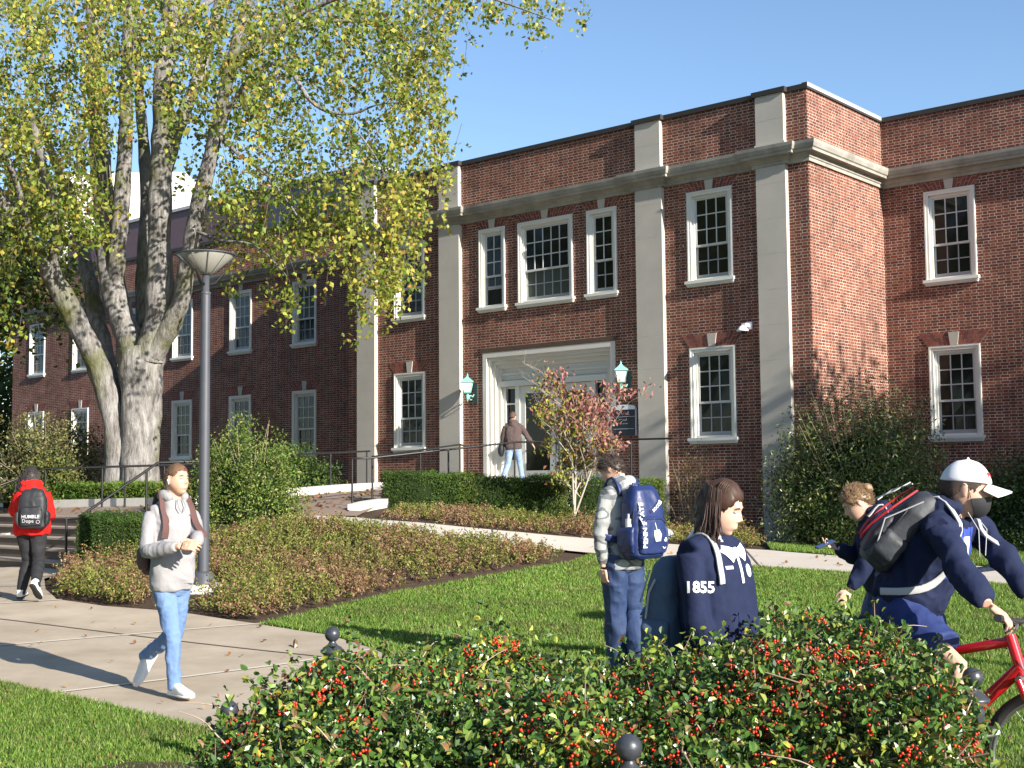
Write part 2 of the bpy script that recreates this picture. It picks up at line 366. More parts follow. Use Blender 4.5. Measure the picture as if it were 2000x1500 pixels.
for x0,x1 in PIL: plan+=[(x0-.03,0),(x0-.03,-.10),(x1+.03,-.10),(x1+.03,0)]
plan+=[(C1,0),(C1,SR),(16,SR),(16,16)]
m=MB(); sweep(m,plan,PROF); m.build('cornice',STONEW,B)
plan2=[(-36.63,16),(-36.63,SL),(C0,SL),(C0,0)]
for x0,x1 in PIL: plan2+=[(x0+.0,0),(x0+.0,-PP),(x1,-PP),(x1,0)]
plan2+=[(C1,0),(C1,SR),(16,SR),(16,16)]
m=MB(); sweep(m,plan2,[(.0,ZT-.01),(.045,ZT-.01),(.05,ZT+.10),(-.32,ZT+.125),(-.32,ZT-.05)])
for i in range(len(m.mi)): m.mi[i]=0
m.build('coping',[COPE],B)
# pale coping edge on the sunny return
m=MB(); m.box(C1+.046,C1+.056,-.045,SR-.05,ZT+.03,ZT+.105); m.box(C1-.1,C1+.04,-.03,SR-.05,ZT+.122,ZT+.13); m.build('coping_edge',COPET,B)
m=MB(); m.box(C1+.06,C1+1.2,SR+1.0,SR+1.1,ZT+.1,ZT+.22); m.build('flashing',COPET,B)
# ---- doorway
door=MB()
def jamb(sgn):
    for i,(a,b_,y0,y1) in enumerate(((0,.13,-.02,.42),(.13,.22,.05,.42),(.22,.31,.13,.42),(.31,.42,.22,.42))):
        xa=XM+sgn*(2.14-a); xb=XM+sgn*(2.14-b_)
        door.box(xa,xb,y0,y1,.8,DZ-a)
jamb(-1);jamb(1)
for a,b_,y0 in ((0,.13,-.02),(.13,.22,.05),(.22,.31,.13),(.31,.42,.22)):
    door.box(XM-2.14+b_,XM+2.14-b_,y0,.42,DZ-b_,DZ-a)
do=door.build('doorway',mat('pale_doorway_stone',(.66,.64,.59),.75,noise=(1.5,1.4,(.56,.54,.49)),spec=.25),B)
m=MB(); m.box(DX0-.08,DX1+.06,-.03,.1,DZ+.004,DZ+.12); m.build('lintel',mat('rusty_lintel',(.055,.035,.025),.8,noise=(4,1.5,(.12,.07,.045))),do)
WPAINT=mat('white_door_paint',(.62,.62,.58),.45)
m=MB(); xa,xb=XM-1.72,XM+1.72; zd=4.07; y0=.30
m.box(xa,xb,y0,.5,zd+.02,DZ-.42-.0)          # transom panel
m.box(xa,xb,y0-.04,y0,zd+.28,zd+.33); m.box(xa+.02,xb-.02,y0-.02,y0,zd+.16,zd+.19)
m.box(xa,xb-.0,y0-.09,y0,zd-.02,zd+.12)
for (a,b_) in ((xa,xa+.1),(xb-.1,xb),(XM-1.30,XM-1.16),(XM+1.16,XM+1.30)): m.box(a,b_,y0,.5,.8,zd-.02)
m.build('door_frame',WPAINT,do)
for sgn in (-1,1):
    s=MB(); x0,x1=sorted((XM+sgn*1.62,XM+sgn*1.30)); 
    s.box(x0,x1,y0+.04,.45,1.5,2.1)
    for z in (2.1,2.6,3.1,3.58,4.0): s.box(x0,x1,y0+.03,.45,z,z+.04)
    s.box(x0-.03,x0,y0+.025,.45,1.5,4.04); s.box(x1,x1+.03,y0+.025,.45,1.5,4.04)
    sd=s.build('sidelight',WPAINT,do)
    g=MB(); g.quad([(x0,y0+.1,2.1),(x1,y0+.1,2.1),(x1,y0+.1,4.0),(x0,y0+.1,4.0)]); g.build('glass',GLASS,sd)
    x0,x1=sorted((XM+sgn*.015,XM+sgn*1.16)); d=MB(); y=y0+.03; 
    d.box(x0,x0+.17,y,y+.05,1.52,zd-.03); d.box(x1-.17,x1,y,y+.05,1.52,zd-.03); d.box(x0+.17,x1-.17,y,y+.05,1.52,1.86); d.box(x0+.17,x1-.17,y,y+.05,zd-.22,zd-.03)
    dd=d.build('door',WPAINT,do)
    g=MB(); g.quad([(x0+.17,y+.03,1.86),(x1-.17,y+.03,1.86),(x1-.17,y+.03,zd-.22),(x0+.17,y+.03,zd-.22)]); g.build('glass',GLASS,dd)
    h=MB(); hx=XM+sgn*.10; h.tube([(hx,y-.01,2.25),(hx,y-.08,2.3),(hx,y-.08,2.95),(hx,y-.01,3.0)],.013,6); h.build('handle',mat('dark_steel',(.05,.05,.05),.35,metal=.8),dd)
    for k in (1.9,3.7):
        pass
# attic blocks behind
def attic(x0,x1,y0,y1,z0,z1,mt,lbl):
    m=MB(); m.box(x0,x1,y0,y1,z0,z1,uvm=True); a=m.build('attic_block',mt,B); a['label']=lbl
    m=MB(); m.box(x0-.08,x1+.08,y0-.08,y1,z1,z1+.12); m.build('attic_coping',COPET,B); return a
attic(-37,-23.3,5,14,9.9,12.5,mat('maroon_panel',(.15,.085,.095),.6,noise=(.6,1,(.12,.07,.08))),'maroon metal clad upper storey')
m=MB(); m.box(-23.3,-22.95,4.9,5.6,9.9,12.75); m.build('chimney',BRK,B)
attic(-22.9,-17.6,4.9,14,9.9,12.45,mat('slate_panel',(.055,.065,.085),.5),'slate grey upper storey')
m=MB(); m.box(C1+2.0,C1+2.9,SR+6,SR+6.5,ZT,ZT+.5); 
rh=MB()
for a in (0,.8):
    rh.tube([(C1+2+a,SR+4,ZT-.2),(C1+2+a,SR+4,ZT+.62)],.02,5)
rh.tube([(C1+2,SR+4,ZT+.62),(C1+2.8,SR+4,ZT+.62)],.02,5)
rh.build('roof_hatch_rail',mat('blue_grey_rail',(.15,.18,.25),.5),B)
# hooks beside windows (shutter dogs)
HK=mat('iron_hook',(.03,.03,.03),.5)
def hook(xx,yy,zz):
    m=MB(); m.tube([(xx,yy,zz-.05),(xx,yy-.03,zz-.02),(xx+.02,yy-.03,zz+.02),(xx,yy-.03,zz+.07)],.012,5); m.build('shutter_hook',HK,B)
for (wx,ww) in ((XM-4.855,WS),(XM+4.855,WS),(XM-1.79,WN),(XM+1.79,WN)):
    for (t,b_) in ((HU,HL) if ww==WS else (HU,)):
        for s in (-1,1): hook(wx+s*(ww/2+.13),0,b_+.95)
for s in (-1,1):
    for b_ in (HU,HL): hook(3.25+s*(WS/2+.13),SR,b_[1]+.95)
# far building
FB=empty('distant_building',(0,0,0),label='tall white building far behind the left wing, seen between the tree limbs',cat='building')
m=MB(); m.box(-31.5,-22.6,88,100,0,23.2); m.box(-25.6,-22.6,85,88,0,22.2); m.build('wall',mat('white_cladding',(.8,.78,.74),.7),FB)
m=MB(); m.box(-25.4,-20.5,80,88,0,17.6); m.build('lower_wing',mat('grey_blue_cladding',(.33,.36,.45),.6),FB)
m=MB(); m.tube([(-23.8,86,22.2),(-23.8,86,23.2),(-22.8,86,23.2)],.06,5); m.build('roof_rail',mat('pale_rail',(.7,.72,.75),.5),FB)

# ================= ground =================
TP=np.array([(-6.92,19.67,0.24),(-8.44,20.97,0.22),(-10.34,22.6,0.22),(-13.38,25.19,0.22),(-5.86,21.53,1.0),(-7.45,22.89,1.02),(-9.74,24.84,1.02),(-13.54,28.09,1.02),(-14,3,0),(0,2,0),(14,3,0),(-6,8,.02),(-2.5,9.8,0),(2,9,0),(7,9,0),(14,9,0),(-6,12,.1),(-10,15,.2),(-5.9,15.5,.235),(-7.5,19.6,.24),(-12,20.3,.22),(0,13,.1),(3,13,.08),(6,13,.06),(14,14,.08),(-2.8,13.96,.12),(-1.35,16.9,.22),(.8,18.8,.37),(.82,20.65,.5),(2.4,20.5,.4),(4.7,18.4,.24),(6,17.6,.2),(6.5,16.3,.18),(-1.5,20.2,.88),(.17,21.5,.72),(2.47,22.1,.5),(4.5,22.4,.36),(5.45,21.4,.3),(7.65,19.2,.22),(-2.54,21.2,1.02),(-3.1,19.6,.98),(-5.2,20.4,.85),(-1,24,1.1),(0.5,24.3,.95),(2.4,24.5,.65),(5,25.5,.33),(5.2,28,.25),(8,24,.25),(14,24,.2),(10,30,.25),(20,30,.2),(-3,23,1.15),(-6.8,23.4,1.1),(-12,29,1.12),(-3,30,1.38),(0,30,1.4),(-3,36,1.45),(-12,40,1.5),(-20,45,1.5),(-16,35,1.25),(-8.1,27.6,1.3),(-25,30,.3),(-25,20,.4),(-25,60,1.5),(0,60,1.5),(30,60,.5),(40,20,.1),(-25,5,0),(40,3,0)],float)
def _K(a,b): return np.sqrt(((a[:,None,:]-b[None])**2).sum(-1))
_n=len(TP); _A=np.zeros((_n+3,_n+3)); _A[:_n,:_n]=_K(TP[:,:2],TP[:,:2])-.25*np.eye(_n); _A[:_n,_n]=1; _A[:_n,_n+1:]=TP[:,:2]; _A[_n:,:_n]=_A[:_n,_n:].T
_C=np.linalg.solve(_A,np.r_[TP[:,2],0,0,0])
def gz(x,y):
    sh=np.shape(x); q=np.stack([np.ravel(x),np.ravel(y)],1).astype(float); out=np.empty(len(q))
    for i in range(0,len(q),20000):
        s=q[i:i+20000]; out[i:i+20000]=_K(s,TP[:,:2])@_C[:_n]+_C[_n]+s@_C[_n+1:]
    return out.reshape(sh) if sh else float(out[0])
SOIL=mat('mulch_soil',(.055,.038,.028),.95,noise=(6,2,(.10,.07,.05)),bump=(60,.6,.02),spec=.1)
GRASSG=mat('turf',(.045,.085,.016),.95,noise=(1.5,1.5,(.07,.12,.02)),bump=(90,.8,.02),spec=.1)
def sheet(name,x0,x1,y0,y1,step,m,dz=0,poly=None,**k):
    xs=np.arange(x0,x1+step*.5,step); ys=np.arange(y0,y1+step*.5,step); X,Y=np.meshgrid(xs,ys); Z=gz(X,Y)+dz
    V=np.stack([X.ravel(),Y.ravel(),Z.ravel()],1); a=np.arange(len(ys)-1)[:,None]*len(xs)+np.arange(len(xs)-1)[None]; a=a.ravel()
    F=np.stack([a,a+1,a+1+len(xs),a+len(xs)],1)
    o=npmesh(name,V,F,m,smooth=True); tag(o,**k); return o
# one big ground sheet: fine in the middle, stretched to the horizon
def warp(n,lo,hi,far):
    a=np.linspace(lo,hi,n); e=np.geomspace(1,far,14)[1:]
    return np.r_[lo-e[::-1]*3,a,hi+e*3]
xs=warp(80,-26,20,300); ys=warp(90,2,40,300)
X,Y=np.meshgrid(xs,ys); Xc=np.clip(X,-30,40); Yc=np.clip(Y,1,62); Z=gz(Xc,Yc)-.05
V=np.stack([X.ravel(),Y.ravel(),Z.ravel()],1); a=(np.arange(len(ys)-1)[:,None]*len(xs)+np.arange(len(xs)-1)[None]).ravel()
gr=npmesh('ground',V,np.stack([a,a+1,a+1+len(xs),a+len(xs)],1),SOIL,smooth=True); tag(gr,kind='structure')
def polysheet(name,poly,m,dz,step=.25,**k):
    """triangulated polygon draped on the terrain (grid cut by the polygon through bmesh)"""
    import bmesh
    bm=bmesh.new(); vs=[bm.verts.new((p[0],p[1],0)) for p in poly]; bm.faces.new(vs)
    x0,x1=min(p[0] for p in poly),max(p[0] for p in poly); y0,y1=min(p[1] for p in poly),max(p[1] for p in poly)
    for x in np.arange(x0+step,x1,step): bmesh.ops.bisect_plane(bm,geom=bm.verts[:]+bm.edges[:]+bm.faces[:],plane_co=(x,0,0),plane_no=(1,0,0))
    for y in np.arange(y0+step,y1,step): bmesh.ops.bisect_plane(bm,geom=bm.verts[:]+bm.edges[:]+bm.faces[:],plane_co=(0,y,0),plane_no=(0,1,0))
    co=np.array([v.co[:] for v in bm.verts]); z=gz(co[:,0],co[:,1])+dz
    for v,zz in zip(bm.verts,z): v.co.z=zz
    me=bpy.data.meshes.new(name); bmesh.ops.recalc_face_normals(bm,faces=bm.faces); bm.to_mesh(me); bm.free()
    if sum(p.normal.z for p in me.polygons)<0: me.flip_normals()
    for p in me.polygons: p.use_smooth=True
    o=link(name,me,None,m); tag(o,**k); return o
PAVE_R=[(-6.6,18.2),(-6.0,16.6),(-5.49,15.57),(-4.74,15.0),(-3.77,14.6),(-2.74,13.85),(-1.87,13.05),(-1.15,11.89),(-.6,10.6),(-.1,9.0),(.2,7),(.3,3)]
LAWNL=[(-14,12.5),(-6,11.2),(-4.12,10.43),(-3.29,9.79),(-2.52,9.11),(-1.96,8.55),(-1.55,7.9),(-1.35,6.9),(-1.3,5),(-1.3,3)]
def pavemat():
    m=mat('paving_concrete',(.49,.415,.325),.9,noise=(1.3,.9,(.32,.26,.19)),bump=(150,.25,.003),spec=.2)
    return m
PAV=pavemat()
pave=polysheet('pavement',PAVE_R+LAWNL[::-1]+[(-14,25.9),(-11.8,23.95),(-6.6,19.55)],PAV,0.0,kind='structure')
# paving joints: narrow darker and lighter sheets
def strip(name,pts,w,m,dz,**k):
    mb=MB(); 
    L_=[]
    for i in range(len(pts)-1):
        a=Vector(pts[i]);b_=Vector(pts[i+1]); n=max(2,int((b_-a).length/.25)); d=(b_-a).normalized(); q=Vector((-d.y,d.x))*w/2
        for t in range(n+(i==len(pts)-2)):
            p=a+(b_-a)*t/n; L_.append((p+q,p-q))
    zs=[(gz(a.x,a.y)+dz,gz(b_.x,b_.y)+dz) for a,b_ in L_]
    mb.grid([[(b_.x,b_.y,z1),(a.x,a.y,z0)] for (a,b_),(z0,z1) in zip(L_,zs)],flip=False)
    o=mb.build(name,m); 
    if sum(p.normal.z for p in o.data.polygons)<0: o.data.flip_normals()
    return tag(o,**k)
JD=mat('joint_dark',(.10,.075,.055),.95); JL=mat('joint_pale',(.58,.53,.45),.9)
jn=[([(-7.5,15.0),(-5.57,14.07),(-4.0,13.1),(-1.67,11.65),(-1.0,11.2)],.025,JD),([(-7.5,11.3),(-4.88,12.33),(-3.2,13.5),(-2.26,14.15)],.05,JL),
    ([(-3.6,9.95),(-2.0,11.3),(-1.2,12.2)],.05,JL),([(-9,18.6),(-6.2,17.0)],.03,JD),([(-9,14.3),(-5.4,15.5)],.04,JL)]
jm=None
for i,(p,w_,mt) in enumerate(jn):
    strip('paving_joint',p,w_,mt,.006+i*.001,kind='structure')
WALK_LO=[(-3.6,20.3),(-1.21,19.9),(0.79,20.5),(2.32,20.2),(4.71,18.8),(5.95,17.8),(6.9,16.5),(9.5,13.5)]
WALK_HI=[(11.5,15),(8.2,18.9),(5.6,21.6),(4.46,22.5),(2.43,22.3),(0.15,21.7),(-.86,21.35),(-2.13,21.1),(-2.6,21.3),(-3.6,21.5)]
WKM=mat('walk_concrete',(.56,.51,.45),.9,noise=(1.2,1.3,(.47,.42,.36)),bump=(120,.2,.003),spec=.2)
polysheet('sidewalk',WALK_LO+WALK_HI,WKM,0.0,kind='structure')
for p in (((-.3,20.1),(-.35,21.5)),((1.7,20.4),(1.6,22.1)),((3.7,19.5),(4.0,22.4)),((5.6,18.1),(6.4,20.7))): strip('sidewalk_joint',list(p),.03,JD,.006,kind='structure')
TERR=[(-13,27.3),(-10.6,25.25),(-5.6,21.0),(-4.6,21.0),(-3.6,21.4),(-2.6,21.5),(-2.5,23.5),(-1.6,28.5),(-1.0,30.2),(-2.2,32.6),(-3.2,32),(-4.37,26.7),(-6.2,24.2),(-12,29)]
polysheet('terrace_path',TERR,mat('leafy_path',(.27,.20,.155),.9,noise=(2.5,1.2,(.18,.13,.10)),bump=(80,.3,.004)),.004,kind='structure')
# landing slab in front of the doors
m=MB(); 
Mb=Matrix.Translation((BO.x,BO.y,0))@Matrix.Rotation(ROT,4,'Z')
m.box(-8.3,-3.2,-3.6,.4,.2,1.5,M=Mb); tag(m.build('entrance_landing',WHITEC),kind='structure')
# grass lawns : base sheets + blades
LAWN_R=[(.3,3),(.2,7),(-.1,9.0),(-.6,10.6),(-1.15,11.89),(-1.87,13.05),(-2.70,13.80),(-2.26,14.7),(-1.35,16.6),(-.02,17.9),(0.85,19.1),(1.2,20.15),(2.32,20.1),(4.71,18.7),(5.95,17.7),(6.9,16.4),(9.5,13.4),(14,3)]
LAWN_L=LAWNL+[(-14,3)]
LAWN_B=[(4.5,22.6),(5.65,21.7),(8.3,19.0),(11.6,15.1),(16,15),(14,24),(9,24.2),(6.2,24.8),(4.9,25)]
for nm,pl in (('lawn',LAWN_R),('lawn',LAWN_L),('lawn',LAWN_B)): polysheet(nm,pl,GRASSG,.0,step=.4,kind='structure')
GM=leafmat('grass_blade',.35,.55,.3)
def grass(name,poly,dens,h,seed,ymax=60,xr=None):
    g=np.random.default_rng(seed); P=np.array(poly); x0,y0=P.min(0); x1,y1=P.max(0); n=int((x1-x0)*(y1-y0)*dens)
    x=g.uniform(x0,x1,n); y=g.uniform(y0,y1,n); k=inpoly(x,y,poly)&(np.abs(x)<y*.42+.3)&(y>3.2); x=x[k];y=y[k]
    # thin out with distance
    k=g.random(len(x))<np.clip(11./y,0,1)**.8; x=x[k];y=y[k]; n=len(x); z=gz(x,y)
    hh=h*g.uniform(.5,1.3,n)*(.75+.25*np.clip(y/12,0,1)); a=g.uniform(0,6.28,n); wd=g.uniform(.0022,.0045,n)*(1+y/9); le=g.normal(size=(n,2))*.45*hh[:,None]
    b0=np.stack([x-np.cos(a)*wd,y-np.sin(a)*wd,z-.005],1); b1=np.stack([x+np.cos(a)*wd,y+np.sin(a)*wd,z-.005],1); t=np.stack([x+le[:,0],y+le[:,1],z+hh],1)
    V=np.stack([b0,b1,t],1).reshape(-1,3); i=np.arange(n)*3; F=np.stack([i,i+1,i+2],1)
    nz=vnoise(np.stack([x,y,z*0],1),1.6,5); nz2=vnoise(np.stack([x,y,z*0],1),.5,2)
    c=palette(n,[(.10,.195,.026),(.155,.265,.04),(.24,.33,.07),(.36,.32,.14)],[4,4,2.4,.7],.25,seed)
    dry=((nz>.60)&(g.random(n)<.5))[:,None]; c=np.where(dry,c*.5+np.array([.13,.11,.05])*.6,c); c*=(.8+.4*nz2)[:,None]
    o=npmesh(name,V,F,GM,None,np.repeat(c,3,0)); tag(o,kind='stuff'); return o
GD=4600
tag(grass('lawn_grass',LAWN_R,GD,.045,11),'mown green lawn behind the berry hedge','grass')
tag(grass('lawn_grass',LAWN_L,GD*1.5,.042,12),'green grass corner beside the paving at bottom left','grass')
tag(grass('lawn_grass',LAWN_B,GD*.8,.06,13),'strip of grass between the sidewalk and the brick wall','grass')
# fallen leaves
def litter(name,n,region,seed,label,size=.06,cols=None):
    g=np.random.default_rng(seed); P=np.array(region); x=g.uniform(P[:,0].min(),P[:,0].max(),n*4); y=g.uniform(P[:,1].min(),P[:,1].max(),n*4); k=inpoly(x,y,region); x=x[k][:n];y=y[k][:n]
    C=np.stack([x,y,gz(x,y)+.02],1)
    c=palette(len(x),cols or [(.30,.14,.05),(.22,.10,.05),(.40,.26,.06),(.12,.07,.04)],[3,3,1,2],.2,seed)
    o=leaves(name,C,size,c,GM,up=.8,asp=.8,seed=seed); tag(o,label,'leaves',kind='stuff')
litter('fallen_leaves',260,PAVE_R+LAWNL[::-1]+[(-14,25.9),(-11.8,23.95),(-6.6,19.55)],5,'dry brown leaves scattered on the concrete paving',.045)
litter('fallen_leaves',420,LAWN_R,6,'dry leaves scattered over the lawn',.07)
litter('fallen_leaves',220,LAWN_L,8,'dry leaves lying in the grass at bottom left',.07)
litter('fallen_leaves',500,TERR,7,'brown leaves covering the terrace path',.10)
litter('fallen_leaves',60,WALK_LO+WALK_HI,9,'a few leaves on the pale sidewalk',.07)
# ---- steps, curbs
ST=empty('entrance_steps',label='flight of concrete steps up from the paving at far left',cat='steps')
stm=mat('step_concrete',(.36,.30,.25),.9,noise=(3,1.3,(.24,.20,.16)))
sx0,sx1=-10.2,-3.3; sy=-14.45
for i in range(5):
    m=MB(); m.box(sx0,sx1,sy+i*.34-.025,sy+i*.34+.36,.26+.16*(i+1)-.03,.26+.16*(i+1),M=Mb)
    so_=m.build('step',stm,ST); m=MB(); m.box(sx0,sx1,sy+i*.34,sy+2.6,.26+.16*i+(.001 if i else -.3),.26+.16*(i+1)-.03,M=Mb); m.build('riser',mat('shaded_riser',(.14,.105,.085),.9,noise=(3,1.3,(.09,.07,.055))),so_)  # riser colour darkened to paint the shade on faces turned from the sun
m=MB(); m.box(-10.6,sx0+2.15,sy+.1,sy+.42,.2,1.0,M=Mb)
def curb(pts,h,w,label,z0=None,mt=None):
    mb=MB(); P=[Vector(p) for p in pts]
    rows=[]
    for i,p in enumerate(P):
        t=(P[min(i+1,len(P)-1)]-P[max(i-1,0)]).normalized(); q=Vector((-t.y,t.x))*w/2; z=gz(p.x,p.y)
        a=p+q;b_=p-q; rows.append([(a.x,a.y,z-.2),(a.x,a.y,z+h),(b_.x,b_.y,z+h),(b_.x,b_.y,z-.2)])
    mb.grid(rows,sm=False,flip=True); mb.quad(rows[0]); mb.quad(rows[-1][::-1])
    return tag(mb.build('curb',mt or WHITEC),label,'curb')
curb([(-12,30),(-9.3,26.4),(-6.2,24.2),(-5.3,25.4),(-4.37,26.9),(-3.9,29.5),(-3.25,32.2)],.16,.28,'pale concrete curb along the far side of the terrace path')
curb([(-2.78,22.5),(-2.66,23.3),(-2.3,24.6)],.11,.22,'short pale concrete curb at the foot of the handrail by the yew hedge')
curb([(-9.9,22.3),(-9.2,22.9),(-8.75,23.3)],.12,.3,'white concrete kerb end above the steps at the left edge of the photo')
# ---- railings
BLK=mat('black_iron',(.012,.012,.013),.45,spec=.5)
def railing(pts,h,posts,label,r=.022,extra=None):
    """pts: (x,y,zfoot) ; rail at zfoot+h; posts list of param (segment,t)"""
    root=empty('handrail',pts[0],label=label,cat='handrail',group='black iron handrails'); o=Vector(pts[0])
    m=MB(); rp=[Vector(p)+Vector((0,0,h))-o for p in pts]; m.tube(rp,r,6); 
    if extra: 
        for e in extra: m.tube([Vector(p)-o for p in e],r,6)
    m.build('rail',BLK,root)
    for s,t in posts:
        p=Vector(pts[s]).lerp(Vector(pts[s+1]),t)-o; q=MB(); q.tube([p-Vector((0,0,.05)),p+Vector((0,0,h))],r*.95,6); q.build('post',BLK,root)
    return root
railing([(-6.82,19.7,.2),(-6.68,19.8,.2),(-5.86,21.25,1.06),(-5.3,21.6,1.08)],.9,[(0,0),(1,.12),(1,.85),(2,.9)],'black handrail climbing the left steps behind the man in the grey hoodie')
railing([(-10.5,24.9,.5),(-9.55,26.3,1.04),(-6.2,23.9,1.06),(-4.45,26.9,1.30),(-3.5,31.5,1.46)],.9,[(0,0),(1,0),(1,.45),(1,.62),(1,.9),(2,.35),(2,.8),(3,.4),(3,.95)],'long black handrail along the curb behind the steps and tree')
railing([(-2.92,23.4,1.12),(-2.6,23.35,1.12),(.04,27.9,1.52),(3.2,25.6,1.5)],.92,[(0,0),(1,.5),(1,1),(2,.3),(2,.75)],'black handrail in front of the entrance landing, right of the ramp')
railing([(-2.64,24.2,1.16),(-1.2,29.3,1.52),(-1.1,31.6,1.52)],.92,[(0,0),(0,.5),(1,0),(1,1)],'black handrail on the far side of the ramp up to the doors')

TREE_LIMBS={'left':[(-8.49,27.6,1.4,0.341),(-8.5,27.6,2.33,0.308),(-8.66,27.6,3.43,0.319),(-8.96,27.3,4.4,0.316),(-9.31,27.0,5.25,0.291),(-9.72,26.6,6.17,0.265),(-10.08,26.1,6.83,0.239),(-10.31,25.6,7.37,0.214),(-10.7,25.0,8.16,0.169),(-11.17,24.4,9.22,0.117)],'main':[(-8.0,27.6,1.29,0.594),(-8.01,27.6,2.11,0.484),(-7.98,27.6,3.21,0.484),(-7.99,27.6,3.98,0.572),(-8.02,27.6,4.54,0.616)],'a':[(-8.09,27.6,4.31,0.385),(-8.49,27.8,5.23,0.333),(-8.82,28.0,6.28,0.301),(-9.04,28.2,7.58,0.281),(-9.21,28.4,9.02,0.26),(-9.39,28.6,10.5,0.228),(-9.54,28.8,12.0,0.195),(-9.72,29.0,13.78,0.162),(-10.0,29.2,16.09,0.105)],'b':[(-8.68,27.9,5.93,0.189),(-8.48,27.6,7.45,0.187),(-8.36,27.4,8.76,0.164),(-8.28,27.2,10.06,0.141),(-8.2,27.0,11.34,0.118),(-8.0,26.7,13.03,0.085),(-7.9,26.6,14.79,0.048)],'c':[(-7.81,27.5,4.3,0.417),(-7.53,27.3,5.38,0.359),(-7.52,27.2,6.69,0.304),(-7.48,27.1,8.0,0.292),(-7.42,27.0,9.2,0.28),(-7.37,26.9,10.29,0.257),(-7.27,26.9,11.52,0.225),(-7.15,26.9,13.33,0.182),(-6.97,27.0,15.44,0.129),(-6.85,27.1,17.59,0.065)],'d':[(-7.36,27.1,8.34,0.162),(-7.23,27.4,9.26,0.164),(-7.04,27.8,10.11,0.15),(-6.81,28.2,11.17,0.135),(-6.59,28.6,12.62,0.114),(-6.21,29.0,14.23,0.087),(-5.71,29.4,16.15,0.053)],'e':[(-7.68,27.4,4.4,0.306),(-7.11,27.1,5.24,0.249),(-6.86,26.8,5.96,0.224),(-6.62,26.5,6.88,0.211),(-6.32,26.2,7.89,0.198),(-6.0,25.9,8.88,0.17),(-5.7,25.6,9.97,0.143),(-5.31,25.3,11.13,0.111),(-4.64,25.0,12.49,0.07)],'f':[(-8.08,28.2,5.05,0.247),(-8.21,28.5,6.47,0.205),(-8.22,28.7,7.68,0.172),(-8.39,29.0,9.17,0.139),(-8.65,29.4,10.86,0.106),(-8.83,29.8,12.72,0.071),(-9.05,30.2,14.78,0.036)],'g':[(-8.67,27.9,3.34,0.245),(-9.01,28.3,4.5,0.226),(-9.38,28.7,5.59,0.229),(-9.72,29.1,6.59,0.197),(-10.12,29.6,7.64,0.165),(-10.71,30.2,8.88,0.132),(-11.45,30.8,10.43,0.098)],'h':[(-9.61,26.6,5.95,0.138),(-9.36,26.2,6.95,0.125),(-9.39,25.6,7.78,0.102),(-9.5,25.0,8.98,0.07)],'r1':[(-5.95,25.9,8.99,0.062),(-5.13,25.5,9.93,0.056),(-4.46,25.2,9.93,0.05),(-4.01,25.0,9.24,0.045),(-3.58,24.8,8.89,0.04),(-3.05,24.6,8.78,0.029),(-2.58,24.4,8.89,0.019),(-2.11,24.2,8.88,0.01)],'r2':[(-3.58,24.8,8.89,0.03),(-3.06,24.7,8.52,0.02),(-2.65,24.6,7.98,0.015),(-2.45,24.6,7.58,0.01)],'r3':[(-5.96,25.9,8.72,0.052),(-5.46,25.6,8.22,0.041),(-4.88,25.3,7.77,0.03),(-4.21,25.0,6.87,0.02)],'r4':[(-5.63,25.6,10.28,0.061),(-4.02,25.0,11.01,0.055),(-2.31,24.2,11.2,0.043),(-0.9,23.6,10.85,0.028),(0.06,23.2,10.39,0.019),(0.81,22.8,9.95,0.009)],'r5':[(-7.29,26.9,11.3,0.075),(-5.99,28.0,12.74,0.067),(-4.07,29.0,13.48,0.058),(-1.75,30.0,14.12,0.042),(-0.16,30.6,14.09,0.024)],'r6':[(-6.6,26.5,6.88,0.048),(-5.9,25.8,6.53,0.036),(-5.05,25.2,6.3,0.025),(-4.34,24.6,5.59,0.015)],'r7':[(-5.7,25.6,9.97,0.071),(-4.67,26.4,11.1,0.063),(-3.26,27.2,11.6,0.054),(-2.2,27.8,11.22,0.039),(-1.66,28.1,10.04,0.022),(-1.55,28.2,8.9,0.011)],'l1':[(-9.94,26.3,6.66,0.084),(-9.86,25.2,7.69,0.065),(-10.14,24.6,8.66,0.044)]}
CROWN_DENS=['999999887889998899645521', '999998778889888999203400', '999987677888767898100000', '999876567887556798000000', '899864336876443587000000', '889732125765344687000000', '889721115755456786000000', '889821114756666775000000', '779931004677887872000000', '448950003466788760000000', '640000003454435650000000', '530000000235136720000000', '400000000024004500000000', '300000000000002000000000']

